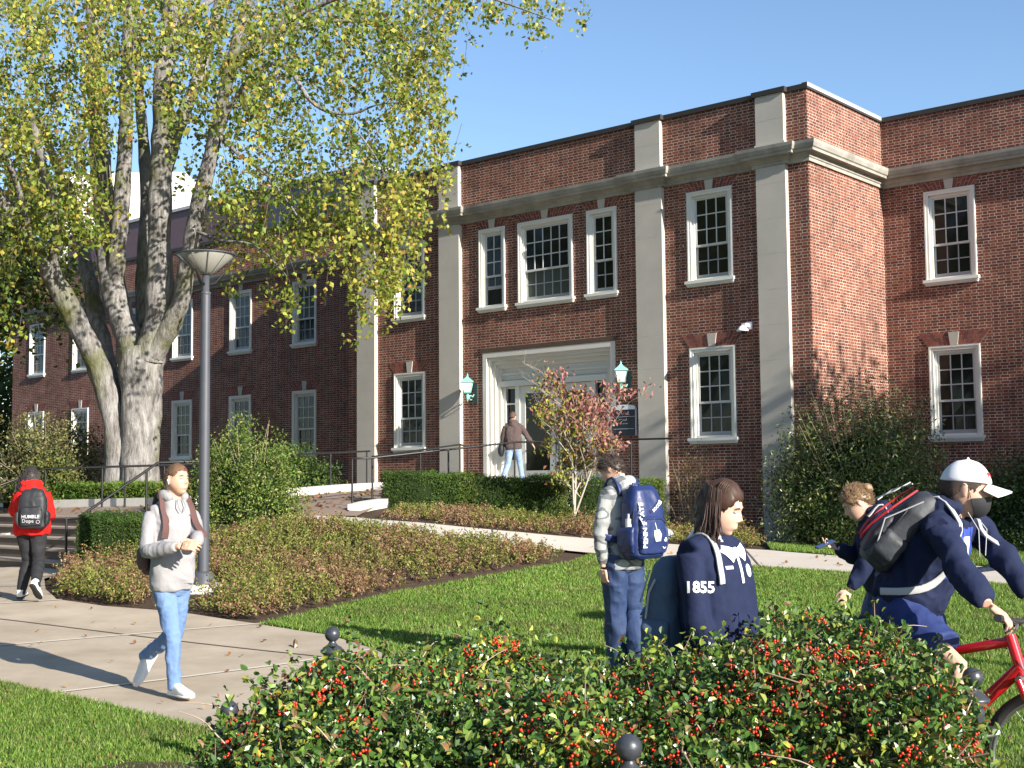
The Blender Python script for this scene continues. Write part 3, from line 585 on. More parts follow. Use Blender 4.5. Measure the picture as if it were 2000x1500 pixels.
# ================= plants =================
LEAF=leafmat('tree_leaf',.45,.5,.35); LEAFG=leafmat('glossy_leaf',.15,.33,.55); LEAFM=leafmat('matt_leaf',.3,.6,.25)
def barkmat():
    m=mat('bark',(.24,.215,.19),.95,spec=.1); N=m.node_tree.nodes; L=m.node_tree.links; b=N['Principled BSDF']
    tc=N.new('ShaderNodeTexCoord'); mp=N.new('ShaderNodeMapping'); mp.inputs['Scale'].default_value=(7,7,1.6); L.new(tc.outputs['Object'],mp.inputs[0])
    n=N.new('ShaderNodeTexNoise'); n.inputs['Scale'].default_value=1.6; n.inputs['Detail'].default_value=8; n.inputs['Roughness'].default_value=.7; L.new(mp.outputs[0],n.inputs['Vector'])
    rp=N.new('ShaderNodeValToRGB'); L.new(n.outputs[0],rp.inputs[0]); e=rp.color_ramp.elements; e[0].position=.33; e[0].color=(.085,.075,.065,1); e[1].position=.68; e[1].color=(.37,.355,.345,1)
    n2=N.new('ShaderNodeTexNoise'); n2.inputs['Scale'].default_value=.7; n2.inputs['Detail'].default_value=5; L.new(tc.outputs['Object'],n2.inputs['Vector'])
    mr=N.new('ShaderNodeMapRange'); mr.inputs[1].default_value=.52; mr.inputs[2].default_value=.66; L.new(n2.outputs[0],mr.inputs[0])
    mx=N.new('ShaderNodeMix'); mx.data_type='RGBA'; L.new(mr.outputs[0],mx.inputs['Factor']); L.new(rp.outputs[0],mx.inputs['A']); mx.inputs['B'].default_value=(.11,.12,.035,1)
    L.new(mx.outputs['Result'],b.inputs['Base Color'])
    bp=N.new('ShaderNodeBump'); bp.inputs['Strength'].default_value=1; bp.inputs['Distance'].default_value=.06; L.new(n.outputs[0],bp.inputs['Height']); L.new(bp.outputs[0],b.inputs['Normal']); return m
BARK=barkmat(); TWIG=mat('twig_bark',(.16,.12,.09),.9); TWIGP=mat('pale_twig',(.34,.27,.17),.85)
def smoothpath(P,R_,k=5):
    P=np.array(P,float);R_=np.array(R_,float); n=len(P); out=[];ro=[]
    for i in range(n-1):
        p0=P[max(i-1,0)];p1=P[i];p2=P[i+1];p3=P[min(i+2,n-1)]
        for t in np.arange(k)/k:
            out.append(.5*((2*p1)+(-p0+p2)*t+(2*p0-5*p1+4*p2-p3)*t*t+(-p0+3*p1-3*p2+p3)*t**3)); ro.append(R_[i]+(R_[i+1]-R_[i])*t)
    out.append(P[-1]); ro.append(R_[-1]); return np.array(out),np.array(ro)
def limb(mb,pts,rad,n=12,rough=.12,k=5,seed=0):
    P,r=smoothpath(pts,rad,k); rings=[]
    up=np.array([1.,.2,0])
    for i in range(len(P)):
        t=unit((P[min(i+1,len(P)-1)]-P[max(i-1,0)])[None])[0]; a=np.cross(t,up); a/=np.linalg.norm(a)+1e-9; b_=np.cross(a,t); up=b_
        ang=np.arange(n)*2*math.pi/n; d=np.cos(ang)[:,None]*a+np.sin(ang)[:,None]*b_
        rr=r[i]*(1+rough*(vnoise(P[i]+d*r[i],3.2,seed)-.5)*2+rough*.6*(vnoise((P[i]+d*r[i])*np.array([1,1,.35]),9,seed+1)-.5)*2)
        rings.append([tuple(q) for q in P[i]+d*rr[:,None]])
    mb.grid(rings,closev=True,flip=True); mb.quad(rings[-1][::-1])
# ---- the great tree
TR=empty('autumn_tree',(-8.1,27.6,1.25),label='huge many-stemmed tree with grey bark and yellowing leaves before the left wing',cat='tree')
mb=MB(); off=Vector((-8.1,27.6,1.25))
for nm,L_ in TREE_LIMBS.items():
    P=[(p[0]+8.1,p[1]-27.6,p[2]-1.25) for p in L_]; r=[p[3] for p in L_]
    if nm=='main':
        P=[(P[0][0],P[0][1],-.3)]+P[1:]
    if nm=='left': P=[(P[0][0],P[0][1],-.3)]+P[1:]
    big=r[0]>.15; r=[q*(.78 if nm=='left' else .82 if nm in('main','left','g','c','e','a') else .95) for q in r]; limb(mb,P,r,22 if big else 7,.15 if big else .05,8 if big else 3,seed=len(nm))
tr=mb.build('trunk',BARK,TR)
g=np.random.default_rng(21)
CX0,CZ0,CST=-11.21,12.28,.5502
cl=[];cw=[]
for j,row in enumerate(CROWN_DENS):
    for i,ch in enumerate(row):
        n=g.poisson(int(ch)**1.15*.88) if ch!='0' else 0
        for _ in range(n):
            dy=g.normal(-.7,2.2) if j<8 else g.normal(-1.6,1.2)
            if i>15: dy=g.normal(-1,1.3)
            Y=27.6+dy; s=Y/27.6
            x=(CX0+(i+g.random())*CST)*s; z=1.62+(CZ0-1.62-(j+g.random())*CST)*s
            cl.append((x,Y,z)); cw.append((i,j))
vis=len(cl)
# crown above and left of the picture
for _ in range(900):
    a=g.uniform(0,6.28); rr=7.5*math.sqrt(g.random()); z=g.uniform(13,20); f=1-((z-12)/9)**2
    cl.append((-7.5+math.cos(a)*rr*max(f,.15)*1.1,27.6+math.sin(a)*rr*f,z)); cw.append((10,0))
for _ in range(260): cl.append((g.uniform(-16,-11.6),27+g.normal()*2.5,g.uniform(6,13))); cw.append((0,3))
cl=np.array(cl); cw=np.array(cw)
# thin hanging twigs carry the leaves
NL=22
dr=unit(np.stack([g.normal(size=len(cl))*.35,g.normal(size=len(cl))*.35,-np.ones(len(cl))*1.0],1))*g.uniform(.35,.9,(len(cl),1))
t=g.uniform(-.5,.5,(len(cl),NL,1)); C=cl[:,None,:]+dr[:,None,:]*t+g.normal(size=(len(cl),NL,3))*np.array([.095,.095,.075])
C=C.reshape(-1,3)
bri=vnoise(C,.55,3); lowl=((np.repeat(cw[:,1],NL)>=7)|(np.repeat(cw[:,0],NL)<5)); 
PAL1=[(.12,.18,.03),(.21,.27,.04),(.36,.37,.07),(.50,.42,.08),(.42,.24,.07)]
c1=palette(len(C),PAL1,[4.2,4,2.4,.8,.35],.18,31); c2=palette(len(C),PAL1,[1.6,3.4,4,2.0,.35],.18,32)
col=np.where((bri+.15*lowl>.55)[:,None],c2,c1)
leaves('crown',C-np.array(off),.112,col,LEAF,TR,up=.25,asp=.75,droop=(0,0,-.8),seed=41)
sel=g.permutation(vis)[:700]; mb=MB()
for i in sel:
    p=Vector(cl[i])-off; d=Vector(dr[i]); mb.tube([p-d*.9+Vector((0,0,.12)),p-d*.4,p+d*.5],[.006,.005,.003],3,cap=False)
mb.build('twigs',TWIG,TR)
# ---- generic builders
def cloud(name,label,cat,base,rad,n,size,pal,wts,lm,seed,asp=.5,up=.3,shell=.55,clump=60,lump=.28,core=(.02,.03,.012),coref=.62,droop=None,stick=None,stickm=None,zmin=0,group=None,trunkr=0):
    """shrub: base (x,y,z) centre of the foot, rad (rx,ry,h)"""
    g=np.random.default_rng(seed); rx,ry,h=rad; root=empty(name,base,label=label,cat=cat,group=group)
    cc=unit(g.normal(size=(clump,3))); cc[:,2]=np.abs(cc[:,2]); cr=g.uniform(.55,.98,clump)[:,None]; cc=cc*cr
    k=g.integers(0,clump,n); P=cc[k]+g.normal(size=(n,3))*lump*(.35+.65*g.random((n,1)))*.75
    m=(P**2).sum(1)<1.45; P=P[m]
    q=np.linalg.norm(P,axis=1); keep=g.random(len(P))<np.clip((q-shell+.35)/.5,.12,1); P=P[keep]
    P[:,2]=np.abs(P[:,2]); C=np.stack([P[:,0]*rx,P[:,1]*ry,P[:,2]*h*.97],1)
    C=C[C[:,2]>.03]
    nz=vnoise(C+np.array(base),1.2/max(.3,rx),seed)
    col=palette(len(C),pal,wts,.2,seed)*(.75+.5*nz)[:,None]
    leaves('foliage',C,size,col,lm,root,up=up,asp=asp,seed=seed,droop=droop)
    if coref:
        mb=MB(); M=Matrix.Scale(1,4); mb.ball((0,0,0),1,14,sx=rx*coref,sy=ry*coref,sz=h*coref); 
        mb.build('dark_core',mat('shrub_inside',core,1,spec=.0),root)  # added solid core blocks view; dark colour paints the shaded inside
    mb=MB()
    for i in range(7 if not stick else stick):
        a=g.uniform(0,6.28); e=g.uniform(.3,1.0); r_=g.uniform(.75,1.12) if stick else .7
        tip=Vector((math.cos(a)*rx*e*r_,math.sin(a)*ry*e*r_,h*1.02*r_*math.sqrt(max(0.03,1-e*e*.9))))
        s=Vector((tip.x*.2,tip.y*.2,0)); mid=s.lerp(tip,.5)+Vector((g.normal()*.05,g.normal()*.05,.08*h))
        mb.tube([s,mid,tip],[.012,.007,.003] if not trunkr else [trunkr,trunkr*.6,.006],4,cap=False)
    mb.build('stems',stickm or TWIG,root); return root
GRN=[(.045,.085,.018),(.075,.13,.025),(.13,.19,.04),(.20,.22,.06)]
def yew(name,poly,zb,zt,n,label,seed,sz=.05,group='clipped yew hedges',pal=None):
    """box hedge over a convex quad footprint"""
    g=np.random.default_rng(seed); P=np.array(poly,float); c=P.mean(0); zb0=gz(c[0],c[1]); root=empty(name,(c[0],c[1],zb0),label=label,cat='hedge',group=group)
    u=g.random(n);v=g.random(n); w_=g.random(n); side=g.integers(0,6,n)
    sh=np.minimum(np.abs(g.normal(size=n))*.07,.25)
    u=np.where(side==0,sh,np.where(side==1,1-sh,u)); v=np.where((side==2)|(side==5),sh,np.where(side==3,1-sh,v)); w_=np.where(side==4,1-sh,w_)
    XY=(P[0][None]*(1-u)[:,None]*(1-v)[:,None]+P[1][None]*u[:,None]*(1-v)[:,None]+P[2][None]*(u*v)[:,None]+P[3][None]*((1-u)*v)[:,None])
    z=zb+(zt-zb)*w_; C=np.stack([XY[:,0],XY[:,1],z],1)
    nz=vnoise(C,2.6,seed)+.5*vnoise(C,6,seed+1)-.75; o=unit(C-np.array([c[0],c[1],(zb+zt)/2])); C=C+o*nz[:,None]*.22+g.normal(size=C.shape)*.025
    rd=np.linalg.norm((C-np.array([c[0],c[1],zb]))/(np.array([np.ptp(P[:,0]),np.ptp(P[:,1]),(zt-zb)*2])/2+.001),axis=1); 
    C=C-np.array([c[0],c[1],zb0]); col=palette(len(C),pal or GRN,[4,4,1.6,.4],.22,seed)*(.7+.6*vnoise(C,3,seed+2))[:,None]
    leaves('foliage',C,sz,col,LEAFM,root,up=.35,asp=.3,seed=seed)
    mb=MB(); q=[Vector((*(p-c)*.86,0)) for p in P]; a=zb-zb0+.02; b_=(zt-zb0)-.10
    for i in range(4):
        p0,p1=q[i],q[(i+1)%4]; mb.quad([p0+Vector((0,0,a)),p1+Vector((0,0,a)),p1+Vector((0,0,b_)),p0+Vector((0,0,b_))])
    mb.quad([p+Vector((0,0,b_)) for p in q]); mb.build('dark_core',mat('shrub_inside',(.02,.03,.012),1,spec=0),root); return root  # solid box added inside the hedge, dark to stand in for inner shade
yew('yew_hedge',[(-2.42,24.0),(-.72,24.2),(-.72,25.2),(-2.42,25.1)],1.0,1.76,26000,'clipped dark green yew hedge nearest the foot of the ramp',51)
yew('yew_hedge',[(-.75,24.2),(1.05,24.4),(1.05,25.3),(-.75,25.2)],.9,1.68,24000,'clipped yew hedge in front of the entrance doors, behind the small red-leaved tree',52)
yew('yew_hedge',[(1.05,24.4),(3.0,25.2),(2.9,26.1),(1.05,25.3)],.75,1.60,22000,'clipped yew hedge against the brick wall behind the boy with the blue backpack',53)
yew('yew_hedge',[(-6.38,18.95),(-5.25,18.95),(-5.0,19.7),(-6.2,19.7)],.32,1.12,26000,'square clipped yew block beside the left steps',54)
yew('yew_hedge',[(-10.5,26.9),(-6.1,24.7),(-5.6,25.5),(-10.2,27.9)],1.1,1.62,26000,'low clipped hedge running behind the handrail at the foot of the great tree',55,.07,pal=[(.07,.13,.02),(.12,.19,.03),(.2,.25,.05),(.28,.28,.08)])
cloud('rounded_shrub','big rounded light green shrub right of the lamp post','shrub',(-4.45,21.6,.85),(.98,.9,1.75),30000,.06,[(.06,.11,.02),(.11,.18,.03),(.2,.25,.06),(.33,.32,.12)],[3,4,3,1.3],LEAFM,61,asp=.45,stick=26,stickm=TWIGP,coref=.72)
cloud('broad_shrub','big loose evergreen shrub with pale bare twigs against the inner brick corner','shrub',(6.75,24.9,.28),(1.85,1.2,3.1),52000,.075,[(.045,.075,.018),(.08,.12,.03),(.15,.19,.05),(.26,.24,.09)],[3,4,3,1.2],LEAFG,62,asp=.4,stick=95,stickm=TWIGP,coref=.7,clump=90)
cloud('evergreen_shrub','dark evergreen shrub at the right edge behind the cyclist','shrub',(9.6,24.6,.22),(1.5,1.2,1.75),22000,.075,[(.03,.05,.012),(.05,.085,.018),(.1,.13,.03)],[4,4,1],LEAFG,63,coref=.75)
cloud('twiggy_shrub','grey-green twiggy shrub in front of the far left windows','shrub',(-10.4,28.6,1.2),(1.5,1.2,1.9),16000,.08,[(.09,.10,.04),(.15,.16,.06),(.24,.21,.09)],[3,3,2],LEAFM,64,stick=40,stickm=TWIGP,coref=.6)
cloud('twiggy_shrub','dark leafy shrub by the brick wall between the steps and the great tree','shrub',(-9.6,26.7,1.2),(.7,.6,1.0),6000,.08,[(.12,.15,.04),(.2,.2,.05),(.08,.1,.03)],[3,2,2],LEAFM,65,coref=.6)
cloud('twiggy_shrub','dark low shrub between the light green shrub and the left wing wall','shrub',(-5.4,31.5,1.3),(1.2,1.0,1.2),9000,.08,GRN,[4,4,1,.2],LEAFM,66,coref=.7)
cloud('bare_shrub','thin nearly bare shrub below the right ground floor window','shrub',(3.75,27.2,.25),(.75,.5,2.2),1500,.05,[(.16,.17,.05),(.3,.25,.1)],[1,1],LEAFM,67,stick=16,stickm=TWIGP,coref=0)
cloud('grassy_tuft','brown grassy tuft at the bed end beside the brick wall','grass tuft',(3.9,23.9,.4),(.6,.4,.55),2500,.12,[(.22,.15,.06),(.3,.22,.09),(.12,.14,.04)],[3,2,1],LEAFM,68,asp=.12,coref=0)
# ---- red-leaved dogwood in front of the doors
DW=empty('dogwood_tree',(1.1,23.4,.82),label='slender small tree with dusty red and yellow-green leaves in front of the entrance',cat='tree')
g=np.random.default_rng(71); mb=MB(); C=[]; fl=[]
def br(p,d,L_,r,lv):
    q=p+d*L_*.5+Vector((g.normal()*.04,g.normal()*.04,.02)); e=p+d*L_+Vector((g.normal()*.05,g.normal()*.05,0)); mb.tube([p,q,e],[r,r*.8,r*.55],5 if r>.008 else 3,cap=False)
    if lv>=3: 
        for k in range(2): C.append(e+Vector(g.normal(size=3)*.04))
        return
    for k in range(3 if lv else 8):
        s=p.lerp(e,.35+.65*g.random()) if lv else p.lerp(e,.25+.75*k/7)
        a=g.uniform(0,6.28); o=Vector((math.cos(a),math.sin(a)*.8,g.uniform(.25,.9))).normalized()
        br(s,(d*.35+o).normalized(),L_*g.uniform(.5,.62) if lv else g.uniform(.55,.95),r*.5,lv+1)
br(Vector((0,0,0)),Vector((.05,0,1)),1.55,.028,0); br(Vector((.0,0,.1)),Vector((.42,.05,1)).normalized(),1.6,.02,0); br(Vector((0,0,.35)),Vector((-.05,0,1)).normalized(),1.7,.018,0)
mb.build('trunk',mat('smooth_grey_bark',(.36,.33,.28),.8),DW)
C=np.array([tuple(c) for c in C]); C=C[(C[:,2]>.45)&(C[:,2]<2.75)&(np.abs(C[:,0]-.35)<1.05)]; n=len(C); k=8; CC=(C[:,None,:]+g.normal(size=(n,k,3))*.085).reshape(-1,3)
red=[(.30,.125,.11),(.38,.18,.15),(.22,.085,.08),(.40,.24,.15)]; yel=[(.20,.22,.04),(.3,.3,.05),(.33,.24,.07),(.3,.12,.08)]
isr=(CC[:,0]*.8+CC[:,2]*.55+g.normal(size=len(CC))*.25)>1.05
cc=np.where(isr[:,None],palette(len(CC),red,[3,3,2,2],.2,72),palette(len(CC),yel,[3,3,2,2],.2,73))
leaves('crown',CC,.085,cc,leafmat('dogwood_leaf',.3,.5,.3),DW,up=.2,asp=.6,droop=(0,0,-1.2),seed=74,fold=.5)
# ---- ground cover beds
BED1=[(-5.75,16.2),(-5.4,15.75),(-4.7,15.2),(-3.8,14.85),(-2.85,14.15),(-2.3,15.1),(-1.45,16.9),(-.1,18.2),(.62,19.1),(.75,20.3),(-1.2,19.85),(-3.5,20.2),(-5.2,19.3),(-6.3,19.2),(-6.4,18.2)]
BED2=[(-2.2,21.5),(-.86,21.6),(.15,21.95),(2.43,22.6),(4.3,22.8),(4.7,24.4),(3.0,24.9),(1,24.1),(-2.2,23.8)]
def bed(name,poly,dens,h,seed,label):
    """low shrubby cover: arching leafy shoots, thinner towards the edge and over bare patches"""
    g=np.random.default_rng(seed); P=np.array(poly); x0,y0=P.min(0);x1,y1=P.max(0)
    n=int((x1-x0)*(y1-y0)*dens); x=g.uniform(x0,x1,n);y=g.uniform(y0,y1,n);k=inpoly(x,y,poly); x=x[k];y=y[k]; xy0=np.stack([x,y,x*0],1)
    lump=vnoise(xy0,1.5,seed)*.55+vnoise(xy0,4.,seed+1)*.45
    ed=np.full(len(x),9.)
    for i in range(len(P)):
        a=P[i];b_=P[(i+1)%len(P)]; d=b_-a; t=np.clip(((x-a[0])*d[0]+(y-a[1])*d[1])/(d@d),0,1); ed=np.minimum(ed,np.hypot(x-a[0]-t*d[0],y-a[1]-t*d[1]))
    keep=(g.random(len(x))<np.clip((lump-.20)*4.5,.10,1))&(g.random(len(x))<np.clip(.25+ed/.35,0,1)); keep&=~((np.abs(x+3.95)<.38)&(y>15.0)&(y<16.65)); x,y,lump,ed,xy0=x[keep],y[keep],lump[keep],ed[keep],xy0[keep]
    n=len(x); ln=h*(.35+1.5*lump)*g.uniform(.55,1.5,n)*np.clip(.45+ed/.5,0,1)*(1-.4*np.clip((y-18.6)/1.5,0,1)*(x<.9))
    a=g.uniform(0,6.28,n); lean=g.uniform(.3,1.1,n); d0=np.stack([np.cos(a)*lean,np.sin(a)*lean,np.ones(n)],1); d0=unit(d0)*ln[:,None]; base=np.stack([x,y,gz(x,y)],1)
    NLv=13; t=np.linspace(.22,1,NLv)[None,:,None]; C=base[:,None,:]+d0[:,None,:]*t*np.array([1.15,1.15,1])-np.array([0,0,1])*(t**2)*ln[:,None,None]*lean[:,None,None]*.28+g.normal(size=(n,NLv,3))*.017; C=C.reshape(-1,3)
    brn=np.repeat((vnoise(xy0,1.1,seed+5)*.6+vnoise(xy0,3.1,seed+6)*.4+g.normal(size=n)*.10)>.525,NLv); m_=len(C)
    ca=palette(m_,[(.11,.14,.03),(.19,.22,.045),(.30,.31,.08),(.22,.14,.06)],[3,4,2,1.2],.2,seed); cb=palette(m_,[(.25,.15,.085),(.34,.22,.12),(.19,.10,.065),(.24,.2,.06)],[4,3,2,1.2],.2,seed+1)
    o=leaves(name,C,.040,np.where(brn[:,None],cb,ca),LEAFM,up=.3,asp=.55,seed=seed); tag(o,label,'ground cover',kind='stuff')
    sel=g.random(n)<.6; p=base[sel]; dd=d0[sel]*np.array([1.15,1.15,1]); lz=(ln*lean*.28)[sel]; sd=unit(np.cross(dd,g.normal(size=(len(p),3))))*.004; q=len(p)
    mid=p+dd*.55-np.array([0,0,1])*(lz*.3)[:,None]; tip=p+dd*1.02-np.array([0,0,1])*(lz*1.04)[:,None]
    V=np.stack([p-sd,p+sd,mid+sd*.7,mid-sd*.7,tip],1).reshape(-1,3); i=np.arange(q)*5
    F=np.concatenate([np.stack([i,i+1,i+2],1),np.stack([i,i+2,i+3],1),np.stack([i+3,i+2,i+4],1)])
    o=npmesh('bed_stems',V,F,LEAFM,None,np.repeat(palette(q,[(.22,.13,.08),(.32,.21,.12)],[1,1],.2,seed+9),5,0)); tag(o,'reddish brown stems among the '+('large' if seed==81 else 'rear')+' ground cover bed','ground cover',kind='stuff')
bed('ground_cover',BED1,260,.265,81,'low brown and green shrubby ground cover filling the large bed behind the lamp post')
bed('ground_cover',BED2,220,.27,85,'low brown and green ground cover between the sidewalk and the yew hedges')
# ---- berry hedge in the foreground
HX,HY=.45,4.9
HOL=empty('berry_hedge',(HX,HY,0),label='glossy evergreen hedge with clusters of red berries filling the foreground',cat='hedge')
g=np.random.default_rng(91)
def htop(x,y):
    # lower at the left, higher at the right, rounded at the ends
    t=np.clip((x+.95)/2.9,0,1); h=.90-.02*t+.055*np.exp(-((x-1.3)/.38)**2)
    h=h+.12*(vnoise(np.stack([x,y,x*0],1),2.4,3)-.5)*2+.06*(vnoise(np.stack([x,y,x*0],1),7,4)-.5)*2
    h=h-.36*np.clip((-.70-x)/.42,0,1)**1.6-.5*np.clip((x-(1.38+.30*(y-4.3)))/.25,0,1)**1.5
    h=h-.30*np.clip((4.25-y)/.5,0,1)**1.5; h=h-.15*np.exp(-((x+.0-.18*(y-4.5))/.22)**2)
    return h
HPOLY=[(-1.0,4.1),(-.80,3.5),(-.4,3.5),(.3,3.95),(1.0,3.6),(1.42,3.7),(1.55,4.3),(1.72,4.9),(1.72,5.4),(1.6,5.7),(-.4,5.75),(-.82,5.4),(-1.08,4.7)]
def hs(n):
    x=g.uniform(-1.1,2.05,n*2);y=g.uniform(3.4,5.8,n*2);k=inpoly(x,y,HPOLY); return x[k][:n],y[k][:n]
# branchlets: centres with 9 leaves each along a short shoot
nb=9600; x,y=hs(nb); ht=htop(x,y); dep=np.abs(g.normal(size=len(x)))*.16; dep=np.where(g.random(len(x))<.25,g.random(len(x))*ht,dep); z=ht-dep
up_=g.random(len(z))<.035; z=np.where(up_,ht+g.uniform(.0,.09,len(z)),z); k=z>.12; x,y,z=x[k],y[k],z[k]; S=np.stack([x,y,z],1); n=len(S)
D=unit(g.normal(size=(n,3))+np.array([0,-.25,.75]))*g.uniform(.06,.15,(n,1)); NLf=9
t=np.linspace(0,1,NLf)[None,:,None]; C=S[:,None,:]+D[:,None,:]*t+g.normal(size=(n,NLf,3))*.013
ycl=vnoise(S,3.0,8)
pa=palette(n*NLf,[(.035,.08,.018),(.065,.13,.024),(.12,.19,.035),(.26,.29,.06),(.19,.11,.05)],[3,4,3,1.2,.7],.2,92); pb=palette(n*NLf,[(.10,.17,.03),(.22,.26,.04),(.38,.36,.05)],[3,2,1],.2,93)
cc=np.where(np.repeat(ycl>.70,NLf)[:,None]&(g.random(n*NLf)<.6)[:,None],pb,pa)
leaves('foliage',C.reshape(-1,3)-np.array([HX,HY,0]),.031,cc,LEAFG,HOL,up=.35,asp=.62,seed=94,fold=.45,rnd=True)
mb=MB()
for i in g.permutation(n)[:1100]:
    p=Vector(S[i])-Vector((HX,HY,0)); d=Vector(D[i]); mb.tube([p-d*.6,p,p+d],[.0035,.003,.0015],3,cap=False)
for i in range(150):
    x_,y_=hs(12); x_=x_[:1]; y_=y_[:1]; h=float(htop(x_,y_)[0]); a=g.uniform(0,6.28); p0=Vector((x_[0]-HX,y_[0]-HY,0)); e=Vector((math.cos(a)*.10,math.sin(a)*.10,h*g.uniform(.7,.97))); 
    mb.tube([p0,p0+e*.5+Vector((g.normal()*.04,g.normal()*.04,.05)),p0+e],[.009,.007,.003],5,cap=False)
mb.build('twigs',mat('hedge_twig',(.20,.14,.10),.8),HOL)
mb=MB()
for i in range(46):
    x_,y_=hs(12); x_=x_[:1]; y_=y_[:1]; h=float(htop(x_,y_)[0]); a=g.uniform(0,6.28); l=g.uniform(.12,.32); p0=Vector((x_[0]-HX,y_[0]-HY,h-.05)); e=Vector((math.cos(a)*l,math.sin(a)*l*.6,g.uniform(.02,.16))); 
    pp_,pr_=smoothpath([p0-e*.3,p0+e*.35+Vector((0,0,.035)),p0+e*.7+Vector((.01,0,.045)),p0+e*1.05+Vector((0,.02,.02))],[.0032,.0028,.002,.0012],4); mb.tube([Vector(q_) for q_ in pp_],list(pr_),4,cap=False)
mb.build('bare_twigs',mat('bare_twig',(.40,.30,.22),.8),HOL)
BERRY=mat('red_berry',(.62,.035,.012),.25,spec=.6)
def berrymesh(Cs,r):
    base=MB(); base.ball((0,0,0),1,8); bv=np.array(base.v); bf=np.array(base.f); n=len(Cs)
    V=(Cs[:,None,:]+bv[None]*r[:,None,None]).reshape(-1,3); F=(bf[None]+(np.arange(n)*len(bv))[:,None,None]).reshape(-1,4); return V,F
x,y=hs(1500); h=htop(x,y); z=h+.035-np.abs(g.normal(size=len(x)))*.09; ctr=np.stack([x,y,z],1); 
ctr=ctr[vnoise(ctr,2.2,12)>.30]; order=np.argsort(ctr[:,1]-ctr[:,2]*.5); rest=[]
for r_,i in enumerate(order):
    nbk=int(g.integers(3,11)); cs=ctr[i]+g.normal(size=(nbk,3))*.013; rr=g.uniform(.0042,.0058,nbk)
    if r_<100:
        V,F=berrymesh(cs-ctr[i],rr); npmesh('berry_cluster',V,F,BERRY,HOL,smooth=True,loc=ctr[i]-np.array([HX,HY,0]))
    else: rest.append((cs,rr))
V,F=berrymesh(np.concatenate([a for a,b_ in rest])-np.array([HX,HY,0]),np.concatenate([b_ for a,b_ in rest])); tag(npmesh('berry_cluster',V,F,BERRY,HOL,smooth=True),kind='stuff')
# ---- trees outside the right edge and at far left : their shade falls on the building
def shade_tree(base,h,rad,z0,n,label,seed,size=.28,group=None):
    g=np.random.default_rng(seed); root=empty('broadleaf_tree',base,label=label,cat='tree',group=group)
    mb=MB(); limb(mb,[(0,0,-.3),(.1,0,h*.3),(0,.1,h*.6),(.1,0,h*.9)],[.3,.24,.15,.05],10)
    for i in range(9):
        a=i*2.4; zz=h*(.3+.05*i); limb(mb,[(0,0,zz),(math.cos(a)*rad*.5,math.sin(a)*rad*.5,zz+h*.12),(math.cos(a)*rad*.85,math.sin(a)*rad*.85,zz+h*.2)],[.11,.07,.02],6,k=2)
    mb.build('trunk',BARK,root)
    cc=unit(g.normal(size=(70,3)))*g.uniform(.3,1,(70,1)); k=g.integers(0,70,n); P=cc[k]+g.normal(size=(n,3))*.13
    C=np.stack([P[:,0]*rad,P[:,1]*rad,(z0+h)/2+P[:,2]*(h-z0)/2],1)
    leaves('crown',C,size,palette(n,[(.06,.09,.02),(.10,.14,.03),(.2,.18,.05)],[4,3,1],.2,seed),LEAF,root,up=.3,asp=.7,seed=seed); return root
shade_tree((17.4,16.2,.1),10.2,3.6,3.5,4500,'tree standing outside the right edge of the photo whose shade falls on the facade foot',101)
shade_tree((27,12.5,.1),15,6,5,11000,'tall tree outside the right edge of the photo shading the right block',102)
shade_tree((-25,22,.3),19,7,4,9000,'tall tree outside the left edge, level with the great tree',120,size=.5)  # unseen tree added to cut sky light on the left wing
shade_tree((-17,7,0),18,6,5,8000,'tall tree outside the left edge, nearest the camera',121,size=.5)  # second unseen tree added on the left, dimming the sky fill
shade_tree((-18.3,38,1.4),13,5,1.0,26000,'dark leafy tree standing beyond the far left corner of the building',103,size=.2)
shade_tree((-28.5,66,1.0),17,7.5,-1,30000,'distant dark tree beyond the left end of the building',104,size=.3)

for i,(x_,y_,h_) in enumerate(((-34,4,20),(-24,-12,22),(-10,-22,21))): shade_tree((x_,y_,0),h_,7.5,3,6000,('tall tree behind the camera, farthest left of the three','tall tree behind the camera, middle one of the three','tall tree behind the camera, nearest the right of the three')[i],110+i,size=.55,group='trees behind the camera')  # unseen trees added to block sky fill on facade and darken window reflections

# ================= people =================
from mathutils.bvhtree import BVHTree
def V3(*a): return Vector(a)
def remesh(mb,name,m,parent,vox=.01,smooth=2,fold=0,fscale=9,seed=0,foldf=None):
    me=mb.mesh('tmp'); o=bpy.data.objects.new('tmp',me); COL.objects.link(o)
    r=o.modifiers.new('r','REMESH'); r.mode='VOXEL'; r.voxel_size=vox; r.adaptivity=0
    if smooth: s=o.modifiers.new('s','SMOOTH'); s.factor=.5; s.iterations=smooth
    dg=bpy.context.evaluated_depsgraph_get(); ev=o.evaluated_get(dg); nm=bpy.data.meshes.new_from_object(ev)
    bpy.data.objects.remove(o); nm.name=name; nm.materials.clear()
    nv=len(nm.vertices)
    if fold and nv:
        co=np.empty(nv*3,np.float32); nm.vertices.foreach_get('co',co); co=co.reshape(-1,3); no=np.empty(nv*3,np.float32); nm.vertices.foreach_get('normal',no); no=no.reshape(-1,3)
        q=co*np.array([1,1,.9]); wv=np.stack([vnoise(q,fscale*.6,seed+k) for k in range(3)],1)-.5
        a=1-np.abs(vnoise(q+wv*.16,fscale,seed)-.5)*4; b_=1-np.abs(vnoise(q+wv*.1,fscale*2.1,seed+9)-.5)*4
        f=(a*.8+b_*.45)*fold*1.5
        if foldf is not None: f=f*foldf(co)
        co=co+no*f[:,None]; nm.vertices.foreach_set('co',co.ravel())
    nm.polygons.foreach_set('use_smooth',np.ones(len(nm.polygons),bool)); nm.update()
    return link(name,nm,parent,m)
